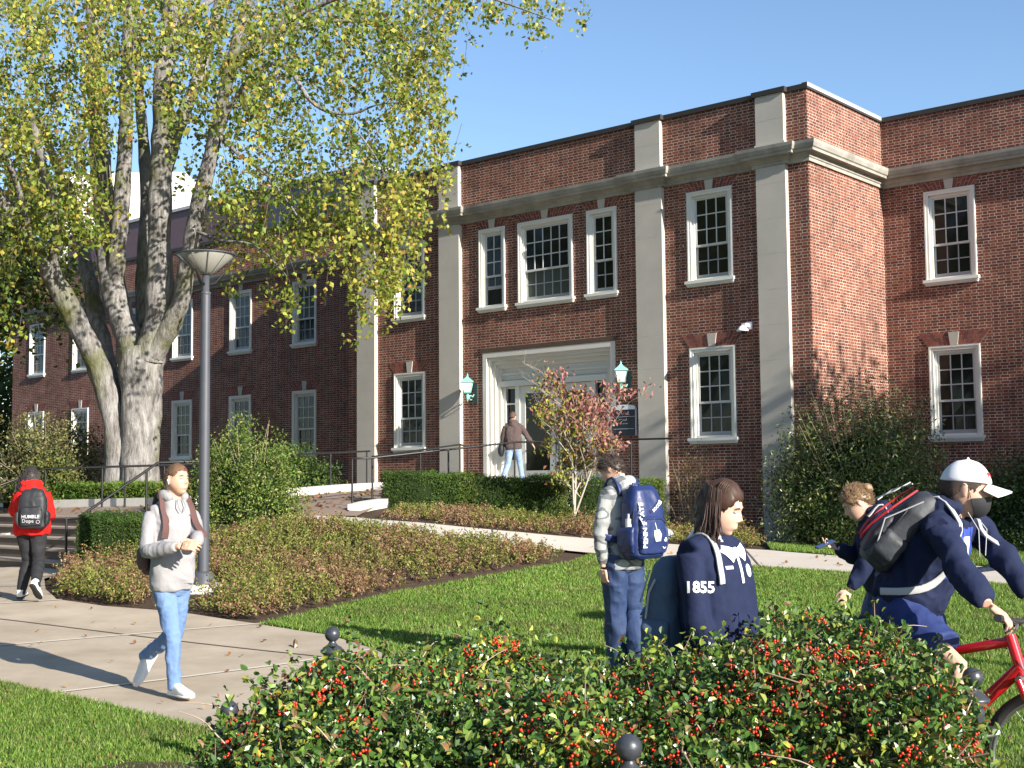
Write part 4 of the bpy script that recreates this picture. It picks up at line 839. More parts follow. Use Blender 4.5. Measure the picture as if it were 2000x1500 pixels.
def loft(mb,secs,right,n=24,p=2.3):
    """secs: (centre, half width, half depth[, forward tilt vector]) ; closed"""
    rings=[]; k=len(secs)
    for i,s in enumerate(secs):
        c=Vector(s[0]); t=(Vector(secs[min(i+1,k-1)][0])-Vector(secs[max(i-1,0)][0])).normalized(); r=(right-t*right.dot(t)).normalized(); f=t.cross(r).normalized()
        ring=[]
        for j in range(n):
            a=2*math.pi*j/n; ca,sa=math.cos(a),math.sin(a); ring.append(c+r*(abs(ca)**(2/p)*math.copysign(1,ca)*s[1])+f*(abs(sa)**(2/p)*math.copysign(1,sa)*s[2]))
        rings.append(ring)
    mb.grid(rings,closev=True,flip=False); mb.quad(rings[0][::-1]); mb.quad(rings[-1])
def sm(a,b,x): t=min(max((x-a)/(b-a),0),1); return t*t*(3-2*t)
def headpt(u,v,sc=1.0,face=True):
    """u azimuth (0 = front), v elevation"""
    x=math.sin(u)*math.cos(v); y=math.cos(u)*math.cos(v); z=math.sin(v)
    X=.0765*x; Y=.096*y if y>0 else .103*y; Z=.117*z
    if z<0:
        q=sm(0,1,-z); X*=1-.16*q+ .05*math.sin(math.pi*min(1,-z*1.3)); 
        if y<0: Y*=1-.42*q
        else: Y*=1-.02*q; Y+=.030*q*(1 if y>=0 else 0)
    else:
        X*=1+.02*z
    if face and y>.1:
        g=lambda cx,cz,sx,sz:math.exp(-((X-cx)/sx)**2-((Z-cz)/sz)**2)
        Y-=.017*(g(-.031,.016,.015,.012)+g(.031,.016,.015,.012)); Y+=.008*(g(-.028,.036,.02,.008)+g(.028,.036,.02,.008)); Y+=.004*(g(.042,-.02,.018,.02)+g(-.042,-.02,.018,.02))
        Y+=.009*g(0,-.056,.026,.012); Y-=.005*g(0,-.076,.03,.007); Y+=.010*g(0,-.1,.022,.016)
    return Vector((X*sc,Y*sc,Z*sc))
def headmesh(mb,M,fem=False):
    rings=[[M@headpt(2*math.pi*j/40,math.pi*(i/30-.5)) for j in range(40)] for i in range(1,30)]
    mb.grid(rings,closev=True,flip=True); mb.quad(rings[0]); mb.quad(rings[-1][::-1])
    T=lambda pts,r,n=8: mb.tube([M@Vector(p) for p in pts],r,n)
    T([(0,.088,.022),(0,.100,-.002),(0,.112,-.020)],[.006,.0085,.010]); 
    for s in (-1,1):
        mb.ball(M@V3(s*.010,.101,-.024),.0075,8)
        R3=M.to_3x3(); E=Matrix(((.5,0,0),(0,1,0),(0,0,1))).to_4x4(); mb.ball(M@V3(s*.079,-.008,.002),1,12,M=R3.to_4x4()@Matrix.Rotation(s*-.35,4,'Z')@Matrix.Diagonal((.007,.018,.031,1)))
def hand(mb,W,d,nrm,side,curl=.5,L=.185,spread=.08,curls=None,thumbin=.6,fr=.0082):
    """W wrist, d finger direction, nrm back-of-hand normal, side=+1 thumb towards d x nrm"""
    d=Vector(d).normalized(); nrm=Vector(nrm); nrm=(nrm-d*nrm.dot(d)).normalized(); s=d.cross(nrm).normalized()*side; k=L/.185
    for i in range(4):
        o=(i-1.5)*.0195*k; b=W+d*.02+s*(-o*.7); c=W+d*.095*k*(1-.03*abs(i-1.2))-s*o
        mb.tube([b,W+d*.055-s*o*.95,c],[.013*k,.0135*k,.0115*k],8)
    mb.ball(W+d*.05,.02*k,10)
    for i,(ln) in enumerate((.072,.080,.075,.058)):
        o=(i-1.5)*.0195*k; p=W+d*.095*k*(1-.03*abs(i-1.2))-s*o; a=0; c=(curls[i] if curls else curl)*(1+.12*i); q=[p]; ln*=k
        dd=(d-s*(i-1.5)*spread).normalized()
        for t,(f,aa) in enumerate(((.44,.55),(.32,.9),(.24,.6))):
            a+=c*aa; v=dd*math.cos(a)-nrm*math.sin(a); p=p+v*ln*f; q.append(p)
        mb.tube(q,[fr*k*1.08,fr*k,fr*k*.92,fr*k*.72],8); mb.ball(q[-1],fr*k*.75,8)
    b=W+d*.025*k+s*.018*k; m1=b+(d*.6+s*.75-nrm*.3*thumbin).normalized()*.042*k; m2=m1+(d*.85+s*.25-nrm*.6*thumbin).normalized()*.032*k; m3=m2+(d*.9-s*.1-nrm*.6*thumbin).normalized()*.025*k
    mb.tube([b,m1,m2,m3],[.014*k,.0115*k,.0095*k,.0075*k],8); mb.ball(m3,.0078*k,8)
SKIN={}
def skinmat(c,i):
    return mat('skin_%s'%i,c,.5,spec=.35,noise=(18,1.2,tuple(q*.86 for q in c)))
class Fig:
    def __init__(s,base,f,J,label,skin,vox=.006,head=(0,0),hs=1.0,build=1.0,hands=True,facevec=None,gender='m',handargs=None):
        """base world xyz ; f facing (x,y) ; J joints as world offsets from base"""
        fw=Vector((f[0],f[1],0)).normalized(); s.rot=math.atan2(-fw.x,fw.y); s.base=Vector(base); Ri=Matrix.Rotation(-s.rot,4,'Z'); s.Ri=Ri
        s.J={k:Ri@Vector(v) for k,v in J.items()}; J=s.J; s.k=build
        s.X=Vector((1,0,0)); 
        hv=Ri@Vector(facevec) if facevec else Vector((0,1,0)); hv.normalize(); up=Vector((0,0,1)); r=hv.cross(up).normalized(); u=r.cross(hv)
        roll=head[0]
        M=Matrix((r,hv,u)).transposed().to_4x4(); s.HM=Matrix.Translation(J['head'])@M@Matrix.Rotation(roll,4,'Y')@Matrix.Scale(hs,4); s.hs=hs
        sr=(J['shR']-J['shL']).normalized(); s.sr=sr; s.up=(J['neck']-J['pelvis']).normalized()
        mb=MB(); k=build
        pr=(J['hipR']-J['hipL']).normalized(); s.pr=pr
        chest=J.get('chest') or J['pelvis'].lerp(J['neck'],.62); s.chest=chest
        loft(mb,[(J['pelvis']-V3(0,0,.10),.12*k,.09*k),(J['pelvis'],.155*k,.105*k),(J['pelvis'].lerp(chest,.5),.125*k,.095*k),(chest,.145*k,.105*k),(chest.lerp(J['neck'],.55),.15*k,.09*k),(J['neck'],.06,.06)],sr)
        hb=s.HM@V3(0,-.03,-.055); mb.tube([J['neck']-s.up*.03,J['neck'].lerp(hb,.5),hb],[.064,.056,.056] if gender=='m' else [.055,.048,.048],12)
        headmesh(mb,s.HM)
        for q in 'RL':
            mb.tube([J['sh'+q],J['el'+q],J['wr'+q]],[.042*k,.035*k,.025*k],10); mb.tube([J['hip'+q],J['hip'+q].lerp(J['kn'+q],.5),J['kn'+q],J['kn'+q].lerp(J['an'+q],.4),J['an'+q]],[.072*k,.058*k,.044*k,.042*k,.028*k],12)
            mb.tube([J['chest'] if 0 else s.chest.lerp(J['neck'],.6),J['sh'+q]],[.055*k,.044*k],10)
            toe=J['toe'+q]; mb.tube([J['an'+q],J['an'+q].lerp(toe,.3)-V3(0,0,.015)],[.022,.018],8)
            ha=(handargs or {}).get(q,{}); d=ha.get('d'); d=Ri@Vector(d) if d else (J['wr'+q]-J['el'+q]); nr=ha.get('n'); nr=Ri@Vector(nr) if nr else (s.sr*(1 if q=='R' else -1))
            hand(mb,J['wr'+q],d,nr,ha.get('side',-1 if q=='R' else 1),ha.get('curl',.45),ha.get('L',.185 if gender=='m' else .17),curls=ha.get('curls'))
        s.body=remesh(mb,'person',skin,None,vox,1); s.o=s.body
        s.body.location=base; s.body.rotation_euler.z=s.rot; tag(s.body,label,'person')
        s.face()
    def face(s,brow=(.10,.06,.035),lip=(.45,.17,.14)):
        M=s.HM; T=lambda mb,pts,r,n=6: mb.tube([M@Vector(p) for p in pts],r,n)
        for q in (-1,1):
            e=MB(); e.ball(M@V3(q*.031,.0805,.016),1,10,M=M.to_3x3().to_4x4()@Matrix.Diagonal((.0135,.006,.0055,1))); e.ball(M@V3(q*.030,.0845,.016),1,8,mi=1,M=M.to_3x3().to_4x4()@Matrix.Diagonal((.0055,.003,.005,1)))
            T(e,[(q*.046,.078,.015),(q*.031,.087,.0225),(q*.017,.083,.017)],[.0015,.0022,.0015]); e.mi=[m if i<10**9 else m for i,m in enumerate(e.mi)]
            e.build('eye',[mat('eye_white',(.55,.5,.46),.3),mat('eye_iris',(.03,.02,.015),.2)],s.o)
            b=MB(); T(b,[(q*.046,.080,.033),(q*.032,.0905,.038),(q*.016,.0905,.034)],[.0018,.0032,.0026]); b.build('eyebrow',mat('brow_%d'%int(brow[0]*100),brow,.8),s.o)
        l=MB(); T(l,[(-.022,.088,-.0575),(-.008,.0985,-.0545),(.008,.0985,-.0545),(.022,.088,-.0575)],[.0015,.0035,.0035,.0015]); T(l,[(-.018,.090,-.0625),(0,.0985,-.0635),(.018,.090,-.0625)],[.0015,.0045,.0015]); l.build('lips',mat('lips',lip,.5),s.o)
    def hairshell(s,m,cond,t=.008,rough=.004,seed=1,name='hair',amp=(40,40,8)):
        """cond(u,v,p)->bool coverage on the head surface"""
        mb=MB(); nu,nv=72,44; P=[[None]*nu for _ in range(nv+1)]
        for i in range(nv+1):
            for j in range(nu):
                u=2*math.pi*j/nu;v=math.pi*(i/nv-.5)*.998; p=headpt(u,v,1,False); P[i][j]=(u,v,p)
        q=np.array([tuple(P[i][j][2]) for i in range(nv+1) for j in range(nu)]); dsp=t+rough*(vnoise(q*np.array(amp)/20.,20,seed)-.5)*2
        out=[[None]*nu for _ in range(nv+1)]
        for i in range(nv+1):
            for j in range(nu):
                u,v,p=P[i][j]; c=cond(u,v,p+Vector((0,0,.004*math.sin(j*2.7+i)))); n=p.normalized(); k_=1 if p.z>.085 else (sum(1 for dz in (.006,.012,.02,.03) if cond(u,v,p-Vector((0,0,dz))))+1)/5; out[i][j]=(s.HM@(p+n*(dsp[i*nu+j]*(.25+.75*k_) if c else -.012)),c)
        n0=0; mb.v=[tuple(out[i][j][0]) for i in range(nv+1) for j in range(nu)]
        for i in range(nv):
            for j in range(nu):
                ids=((i,j),(i,(j+1)%nu),(i+1,(j+1)%nu),(i+1,j))
                if any(out[a][b][1] for a,b in ids): mb.f.append(tuple(a*nu+b for a,b in ids)[::-1]); mb.uv.append(None); mb.mi.append(0); mb.sm.append(True)
        return mb.build(name,m,s.o)
    def fuzz(s,m,cond,n=500,ln=.014,t=.006,dirv=(0,-.5,-.35),seed=3,r=.0013):
        g=np.random.default_rng(seed); mb=MB(); c=0
        while c<n:
            u=g.uniform(-math.pi,math.pi); v=math.asin(g.uniform(-.7,1)); p=headpt(u,v,1,False)
            if not cond(u,v,p+Vector((0,0,.004))): continue
            c+=1; nn=p.normalized(); d=(nn*.8+Vector(dirv)+Vector(g.normal(size=3))*.35).normalized()*ln*g.uniform(.6,1.4); a=p+nn*t*.6; mb.tube([s.HM@a,s.HM@(a+d*.6),s.HM@(a+d)],[r,r*.8,r*.2],3,cap=False)
        return mb.build('hair_strands',m,s.o)
    def strands(s,m,n,fn,name='hair_strands',r=.0022,seed=1,parent=None):
        g=np.random.default_rng(seed); mb=MB()
        for i in range(n):
            pts=fn(g); 
            if pts: mb.tube([s.HM@Vector(p) for p in pts],[r]*(len(pts)-1)+[r*.3],3,cap=False)
        return mb.build(name,m,parent or s.o)
    def top(s,m,name='hoodie',hem=.02,fit=1.0,vox=.009,hood=True,hemz=None,cuff=.92,fold=.006,seed=1,sleeve=1.0,collar=False,fs=7,belly=1.0):
        J=s.J; k=s.k*fit; mb=MB(); pel=J['pelvis']; ch=s.chest; nk=J['neck']
        hz=pel-s.up*hem
        loft(mb,[(hz-s.up*.03,.172*k,.132*k*belly),(hz+s.up*.02,.185*k,.145*k*belly),(pel.lerp(ch,.35)+s.fwd(.005),.180*k,.142*k*belly),(pel.lerp(ch,.7),.178*k,.138*k*belly),(ch.lerp(nk,.12),.182*k,.135*k),(ch.lerp(nk,.55),.165*k,.115*k),(ch.lerp(nk,.85),.115*k,.092*k),(nk+s.up*.01,.078,.074)],s.sr,28,2.5)
        for q in 'RL':
            sh,el,wr=J['sh'+q],J['el'+q],J['wr'+q]; k2=k*sleeve
            mb.tube([ch.lerp(nk,.72),sh.lerp(ch.lerp(nk,.72),.35),sh],[.082*k,.078*k,.062*k],14)
            k2*=.9; cw=el.lerp(wr,cuff)
            mb.tube([sh,sh.lerp(el,.35),sh.lerp(el,.8),el,el.lerp(wr,.25),el.lerp(wr,.7),cw.lerp(el,.12)],[.062*k2,.066*k2,.062*k2,.062*k2,.060*k2,.053*k2,.048*k2],14)
            mb.tube([cw.lerp(el,.2),cw],[.040*k,.037*k],12)
        if hood:
            a=s.HM@V3(0,-.05,-.12); c=nk+s.up*.01
            for t in range(-9,10):
                an=t/9*2.15; d=Matrix.Rotation(an,3,'Z')@V3(0,-1,0); w=math.cos(an*.62)
                p=c+d*(.074+.014*w)+V3(0,0,.022+.022*w); mb.ball(p,.022+.028*max(w,0)**1.2,10)
                if w>.3: mb.ball(c+d*(.105*w)+V3(0,0,-.035),.055*w,10)
        def ff(co): 
            z=co[:,2]; return np.ones(len(co))
        return remesh(mb,name,m,s.o,vox,2,fold*1.25,fs,seed,ff)
    def fwd(s,a): return V3(0,a,0)
    def pants(s,m,name='trousers',fit=1.0,flare=0,vox=.009,fold=.005,seed=3,short=None,fs=8,waist=.02):
        J=s.J; k=s.k*fit; mb=MB(); p=J['pelvis']
        loft(mb,[((J['hipR']+J['hipL'])/2-V3(0,0,.085),.10*k,.09*k),((J['hipR']+J['hipL'])/2-V3(0,0,.03),.168*k,.118*k),(p,.168*k,.122*k),(p+s.up*(.07+waist),.150*k,.112*k)],s.pr,24,2.4)
        for q in 'RL':
            h,kn,an=J['hip'+q],J['kn'+q],J['an'+q]; 
            if short: 
                e=h.lerp(kn,short); mb.tube([h+V3(0,0,.0),h.lerp(e,.5),e],[.098*k,.098*k,.094*k],16); continue
            e=kn.lerp(an,1.07)
            mb.tube([h,h.lerp(kn,.45),h.lerp(kn,.85),kn,kn.lerp(an,.35),kn.lerp(an,.75),e],[.096*k,.086*k,.070*k,.067*k,(.066+flare*.6)*k,(.056+flare)*k,(.053+flare)*k],16)
        return remesh(mb,name,m,s.o,vox,2,fold*1.2,fs,seed)
    def shoe(s,q,mu,msole,L=.28,name='shoe'):
        J=s.J; an,toe=J['an'+q],J['toe'+q]; d=(toe-an); hv=Vector((d.x,d.y,0)); 
        d2=d.normalized(); side=d2.cross(V3(0,0,1)) if abs(d2.z)<.95 else s.sr; side.normalize(); n=side.cross(d2).normalized()
        # heel below the ankle, perpendicular to the sole
        d2=(toe-(an-n*.07)).normalized(); side=d2.cross(V3(0,0,1)) if abs(d2.z)<.95 else s.sr; side.normalize(); n=side.cross(d2).normalized(); sol=an-n*.075; heel=sol-d2*.06; tip=heel+d2*L
        P=lambda a,h,w=0: heel+d2*a*L+n*h+side*w
        mb=MB(); loft(mb,[(P(.0,.045),.030,.035),(P(.08,.052),.037,.044),(P(.25,.055),.036,.048),(P(.42,.048),.040,.040),(P(.62,.036),.047,.030),(P(.82,.030),.046,.024),(P(.96,.026),.034,.019),(P(1.0,.024),.018,.012)],side,16,2.6)
        mb.tube([P(.14,.06),P(.16,.105)],[.040,.043],14)
        o=remesh(mb,name,mu,s.o,.006,2)
        m2=MB(); loft(m2,[(P(-.01,.012),.024,.012),(P(.06,.013),.038,.016),(P(.35,.012),.036,.013),(P(.65,.012),.049,.013),(P(.88,.014),.046,.012),(P(1.01,.018),.022,.010)],side,16,3); m2.build('sole',msole,o)
        return o
def decal(text,size,c,xd,yd,target,m,parent,name='lettering',bold=.0,off=.0025,ext=.0):
    cu=bpy.data.curves.new('t','FONT'); cu.body=text; cu.size=size; cu.align_x='CENTER'; cu.align_y='CENTER'; cu.offset=bold; cu.resolution_u=2
    o=bpy.data.objects.new('t',cu); COL.objects.link(o); dg=bpy.context.evaluated_depsgraph_get(); me=bpy.data.meshes.new_from_object(o.evaluated_get(dg)); bpy.data.objects.remove(o)
    xd=Vector(xd).normalized(); yd=Vector(yd); yd=(yd-xd*yd.dot(xd)).normalized(); n=xd.cross(yd)
    import bmesh
    bm=bmesh.new(); bm.from_mesh(me); bmesh.ops.subdivide_edges(bm,edges=[e for e in bm.edges if e.calc_length()>size*.2],cuts=2); bmesh.ops.triangulate(bm,faces=bm.faces)
    bv=None
    if target is not None:
        bv=BVHTree.FromPolygons([v.co for v in target.data.vertices],[p.vertices[:] for p in target.data.polygons])
    for v in bm.verts:
        p=Vector(c)+xd*v.co.x+yd*v.co.y
        if bv:
            h=bv.ray_cast(p+n*.3,-n,.6)
            if h[0] is not None: p=h[0]+n*off
        v.co=p
    bm.to_mesh(me); bm.free(); return link(name,me,parent,m)
def patch(poly,c,xd,yd,target,m,parent,name,off=.003):
    """flat polygon outline pressed on a surface"""
    import bmesh
    xd=Vector(xd).normalized(); yd=Vector(yd); yd=(yd-xd*yd.dot(xd)).normalized(); n=xd.cross(yd); bm=bmesh.new()
    bm.faces.new([bm.verts.new((a,b_,0)) for a,b_ in poly]); s=max(max(abs(a),abs(b_)) for a,b_ in poly)/6
    for t in np.arange(-7,7): 
        for no in ((1,0,0),(0,1,0)): bmesh.ops.bisect_plane(bm,geom=bm.verts[:]+bm.edges[:]+bm.faces[:],plane_co=(t*s+.0001,t*s+.0001,0),plane_no=no)
    bv=BVHTree.FromPolygons([v.co for v in target.data.vertices],[p.vertices[:] for p in target.data.polygons]) if target else None
    for v in bm.verts:
        p=Vector(c)+xd*v.co.x+yd*v.co.y
        if bv:
            h=bv.ray_cast(p+n*.10,-n,.17)
            if h[0] is not None: p=h[0]+n*off
            else: v.tag=True
        v.co=p
    bmesh.ops.delete(bm,geom=[v for v in bm.verts if v.tag],context='VERTS')
    me=bpy.data.meshes.new(name); bm.to_mesh(me); bm.free(); return link(name,me,parent,m)
def ribbon(mb,pts,w,t,wd=None,mi=0):
    """flat strap along pts; wd = list of width directions"""
    P,_=smoothpath([tuple(p) for p in pts],[1]*len(pts),4); W,_=smoothpath([tuple(p) for p in wd],[1]*len(wd),4); rings=[]
    for i in range(len(P)):
        t_=Vector(P[min(i+1,len(P)-1)]-P[max(i-1,0)]).normalized(); a=Vector(W[i]); a=(a-t_*a.dot(t_)).normalized(); n=t_.cross(a); c=Vector(P[i])
        rings.append([c+a*w/2-n*t/2,c+a*w/2+n*t/2,c-a*w/2+n*t/2,c-a*w/2-n*t/2])
    mb.grid(rings,closev=True,mi=mi,sm=False); mb.quad(rings[0]); mb.quad(rings[-1][::-1])
def surf_strap(target,pts,w,t,off=.010):
    """strap laid on the surface of target (local coords): pts = (point, outward normal)"""
    bv=BVHTree.FromPolygons([v.co for v in target.data.vertices],[p.vertices[:] for p in target.data.polygons])
    A,_=smoothpath([tuple(p) for p,n in pts],[1]*len(pts),4); B_,_=smoothpath([tuple(Vector(n).normalized()) for p,n in pts],[1]*len(pts),4); P=[];N=[]
    for a,n in zip(A,B_):
        p=Vector(a); n=Vector(n).normalized(); h=bv.ray_cast(p+n*.22,-n,.5); P.append((h[0] if h[0] is not None else p)+n*off); N.append(n)
    for _ in range(2): P=[P[0]]+[(P[i-1]+P[i]*2+P[i+1])/4 for i in range(1,len(P)-1)]+[P[-1]]
    W=[(P[min(i+1,len(P)-1)]-P[max(i-1,0)]).normalized().cross(N[i]).normalized() for i in range(len(P))]
    mb=MB(); rings=[]
    for i in range(len(P)):
        t_=(P[min(i+1,len(P)-1)]-P[max(i-1,0)]).normalized(); a=(W[i]-t_*W[i].dot(t_)).normalized(); n=t_.cross(a)
        rings.append([P[i]+a*w/2-n*t*.3,P[i]+a*w*.42+n*t*.6,P[i]-a*w*.42+n*t*.6,P[i]-a*w/2-n*t*.3,P[i]-a*w*.4-n*t*.5,P[i]+a*w*.4-n*t*.5])
    mb.grid(rings,closev=True,sm=True); mb.quad(rings[0]); mb.quad(rings[-1][::-1]); return mb
def backpack(fig,c,fw,w,h,d,m,label,lean=0,m2=None,pocket=True,vox=.008,strapm=None,straps=True,seed=1,fold=.005,toptaper=.75,upv=None):
    """c = centre of the pack in figure local coords, fw = direction the pack points away from the back (local)"""
    fw=Vector(fw).normalized(); up=Vector((0,0,1)); up=(Matrix.Rotation(lean,3,fw.cross(up))@up); up=(Vector(upv) if upv else up); up=(up-fw*up.dot(fw)).normalized(); rt=fw.cross(up).normalized(); fw2=up.cross(rt).normalized()
    world=Matrix.Translation(fig.base)@Matrix.Rotation(fig.rot,4,'Z')
    root=bpy.data.objects.new('backpack',None); COL.objects.link(root); c=Vector(c)
    root.matrix_world=world@Matrix.Translation(c); root.empty_display_size=.2
    tag(root,label,'backpack')
    mb=MB()
    P=lambda a,b_,q: rt*a+up*b_+fw2*q
    loft(mb,[(P(0,-h*.5,0),w*.40,d*.36),(P(0,-h*.45,.0),w*.48,d*.48),(P(0,-h*.1,.0),w*.5,d*.5),(P(0,h*.25,0),w*.48,d*.46),(P(0,h*.42,-.01),w*.5*toptaper,d*.36),(P(0,h*.5,-.015),w*.3,d*.2)],rt,24,3.2)
    bd=remesh(mb,'pack_body',m,root,vox,2,fold,6,seed)
    if pocket:
        mb=MB(); loft(mb,[(P(0,-h*.42,d*.42),w*.38,d*.16),(P(0,-h*.2,d*.46),w*.40,d*.2),(P(0,h*.02,d*.44),w*.38,d*.17),(P(0,h*.07,d*.40),w*.3,d*.1)],rt,20,3.2)
        remesh(mb,'front_pocket',m2 or m,root,vox,2,fold*.7,6,seed+1)
    mb=MB(); mb.tube([P(-.04,h*.44,-d*.28),P(-.035,h*.53,-d*.3),P(.035,h*.53,-d*.3),P(.04,h*.44,-d*.28)],.009,8); mb.build('carry_handle',strapm or m2 or m,root)
    zm=mat('zip_tape',(.012,.012,.014),.5)
    zb=MB(); zb.tube([P(w*.485*math.cos(a),h*(.02+.40*math.sin(a)) if a>0 else 0,d*.30) for a in np.linspace(.0,math.pi,15)],.0045,5); zb.build('zip',zm,root)
    if pocket: zb=MB(); zb.tube([P(-w*.36,-h*.02,d*.60),P(-w*.2,h*.045,d*.60),P(w*.2,h*.045,d*.60),P(w*.36,-h*.02,d*.60)],.0045,5); zb.build('zip',zm,root)
    for sg in (-1,1):
        sp=MB(); loft(sp,[(P(sg*w*.49,-h*.42,0),.012,d*.34),(P(sg*w*.53,-h*.3,0),.026,d*.40),(P(sg*w*.53,-h*.12,0),.026,d*.40),(P(sg*w*.50,-h*.06,0),.014,d*.38)],rt,14,3); remesh(sp,'side_pocket',m2 or m,root,vox,1,fold*.6,9,seed+3)
    return root,c,rt,up,fw2,bd
def strap_on(root,c,mb,m,name='shoulder_strap'):
    mb.v=[tuple(Vector(v)-c) for v in mb.v]; return mb.build(name,m,root)
def sgz(x,y): return gz(x,y)

def fab(name,col,rough=.85,sc=6,st=.55,dist=.03,**k): return mat(name,col,rough,bump=(sc,st,dist),**k)
# ---------------- the seven people
WHITEF=fab('white_fabric',(.75,.74,.72),.8); WSOLE=mat('white_rubber',(.7,.69,.66),.6); BSOLE=mat('black_rubber',(.02,.02,.02),.7)
NAVY=fab('navy_fleece',(.009,.014,.042),.85,noise=(30,1.2,(.013,.02,.058)),spec=.25); NAVYP=fab('navy_nylon',(.018,.035,.12),.5,spec=.4,noise=(9,1,(.024,.045,.15)))
PALESTRAP=mat('grey_strap',(.42,.42,.43),.8)
def shortcond(front=.055,side=.02,back=-.055):
    def c(u,v,p):
        a=abs((u+math.pi)%(2*math.pi)-math.pi)  # 0 front .. pi back
        if a<.75: lim=front
        elif a<1.25: lim=front+(side-front)*(a-.75)/.5-.012
        elif a<1.75: lim=side-.0
        else: lim=side+(back-side)*min(1,(a-1.75)/.5)
        return p.z>lim
    return c
# ---- 1 man in the grey hoodie
b=(-2.5,9.75,0.0)
F1=Fig(b,(.66,-.75),dict(pelvis=(-0.099,0.10,0.905),neck=(-0.085,0.08,1.479),head=(-0.059,0.05,1.646),shR=(-0.238,0.02,1.389),shL=(0.027,0.17,1.390),elR=(-0.240,-0.10,1.114),elL=(0.105,0.05,1.222),wrR=(0.053,-0.26,1.158),wrL=(0.140,-0.14,1.177),
   hipR=(-0.161,0.07,0.861),hipL=(-0.049,0.15,0.854),knR=(-0.076,0.03,0.489),knL=(-0.108,0.24,0.472),anR=(-0.061,0.06,0.104),anL=(-0.400,0.50,0.269),toeR=(0.066,-0.06,0.036),toeL=(-0.445,0.44,0.060)),
   'young man in grey hoodie and blue jeans walking along the paving, looking right',skinmat((.62,.36,.25),'a'),vox=.0055,hs=.99,facevec=(.84,-.54,-.04),build=.88,
   handargs=dict(R=dict(d=(.85,-.3,.05),n=(0,-.8,.55),side=-1,curl=.55),L=dict(d=(-.3,-.75,-.1),n=(.6,-.3,.6),side=1,curl=.75)))
GH=fab('grey_hoodie',(.31,.30,.31),.85,noise=(60,1.2,(.28,.27,.28)),spec=.2)
h1=F1.top(GH,'hoodie',hem=.06,fit=1.0,fold=.006,seed=5,cuff=.88)
mb=MB(); F1p=F1.J['pelvis']; loft(mb,[(F1p-F1.up*.02+V3(0,.108,-.02),.115,.018),(F1p+F1.up*.04+V3(0,.112,0),.11,.024),(F1p+F1.up*.12+V3(0,.112,0),.075,.020)],F1.sr,16,4); remesh(mb,'hoodie_pocket',GH,F1.o,.008,2,.002,8,2)
F1.pants(mat('blue_jeans',(.08,.15,.32),.85,noise=(7,1.4,(.17,.27,.47)),bump=(11,.9,.02)),'jeans',fit=.98,fold=.005,seed=8,fs=10)
WSH=mat('white_sneaker',(.74,.73,.71),.6,noise=(30,1,(.6,.59,.57)))
F1.shoe('R',WSH,WSOLE,L=.30); F1.shoe('L',WSH,WSOLE,L=.30)
LBH=mat('light_brown_hair',(.15,.08,.042),.75,noise=(50,1.5,(.11,.06,.035)))
F1.hairshell(LBH,shortcond(.068,.03,-.04),.009,.004,3); F1.fuzz(LBH,shortcond(.066,.026,-.045),900,.009,.008,(0,.45,.2))
mb=MB(); mb.tube([F1.HM@V3(-.0,0,0)],[.001],3) if 0 else None
e=MB(); e.ball(F1.HM@V3(.086,-.002,-.004),.008,8); e.tube([F1.HM@V3(.086,0,-.006),F1.HM@V3(.084,.006,-.034)],[.0045,.0035],6); e.build('earbud',WSOLE,F1.o)
dc=MB(); ck=F1.J['neck']+V3(0,.085,.0)
for s in (-1,1): dc.tube([ck+V3(s*.02,.01,.02),ck+V3(s*.03,.045,-.03),ck+V3(s*.012,.05,-.075)],.0035,5)
dc.build('drawstring',mat('grey_cord',(.22,.22,.24),.8),F1.o)
SW=[(-.022,.004),(-.012,-.006),(0,-.007),(.028,.009),(.002,-.001),(-.010,-.001),(-.016,.004)]
patch(SW,F1.J['neck']+V3(-.085,.1,-.10),(-1,0,0),(0,0,1),h1,mat('dark_print',(.03,.03,.035),.7),F1.o,'chest_mark')
# brown pack
BRN=fab('brown_pack',(.095,.045,.04),.8); 
r_,c_,rt,up,fw,bd=backpack(F1,F1.chest+V3(0.0,-.225,-.10),(0,-1,0),.26,.48,.19,BRN,'dark brown backpack worn by the man in the grey hoodie',m2=BRN)
for s in (-1,1):
    X_=F1.sr*s; tp=F1.J['neck']; mb=surf_strap(h1,[(tp+X_*.10+V3(0,-.09,-.04),(0,-.7,.7)),(tp+X_*.105+V3(0,-.0,-.02),(0,.1,1)),(tp+X_*.11+V3(0,.06,-.06),(0,.8,.6)),(tp+X_*.112+V3(0,.1,-.18),(0,1,.1)),(tp+X_*.118+V3(0,.09,-.27),(.2*s,1,0))],.055,.012)
    strap_on(r_,c_,mb,BRN)
# ---- 2 young woman with 1855 sleeve
b=(.92,5.95,0.0)
F2=Fig(b,(.80,-.60),dict(pelvis=(.03,.02,.88),neck=(-.005,.02,1.345),head=(.035,.0,1.485),shR=(-.125,-.10,1.275),shL=(.115,.13,1.265),elR=(-.10,-.14,.99),elL=(.15,.17,1.0),wrR=(-.03,-.16,.78),wrL=(.20,.06,.80),
   hipR=(-.03,-.03,.85),hipL=(.09,.07,.85),knR=(.0,-.02,.47),knL=(.13,.06,.48),anR=(-.08,-.02,.10),anL=(.14,.05,.10),toeR=(.03,-.06,.05),toeL=(.26,.0,.05)),
   'young woman with brown shoulder-length hair in a navy quarter-zip with 1855 on the sleeve',skinmat((.66,.41,.31),'b'),vox=.0052,hs=1.02,facevec=(.85,-.38,-.40),gender='f',build=.97,head=(.06,0))
h2=F2.top(NAVY,'quarter_zip',hem=.07,fit=1.04,fold=.005,seed=15,hood=False,cuff=.98,belly=1.05)
F2.pants(fab('black_leggings',(.012,.012,.014),.8),'trousers',fit=.88)
F2.shoe('R',WSH,BSOLE,L=.25); F2.shoe('L',WSH,BSOLE,L=.25)
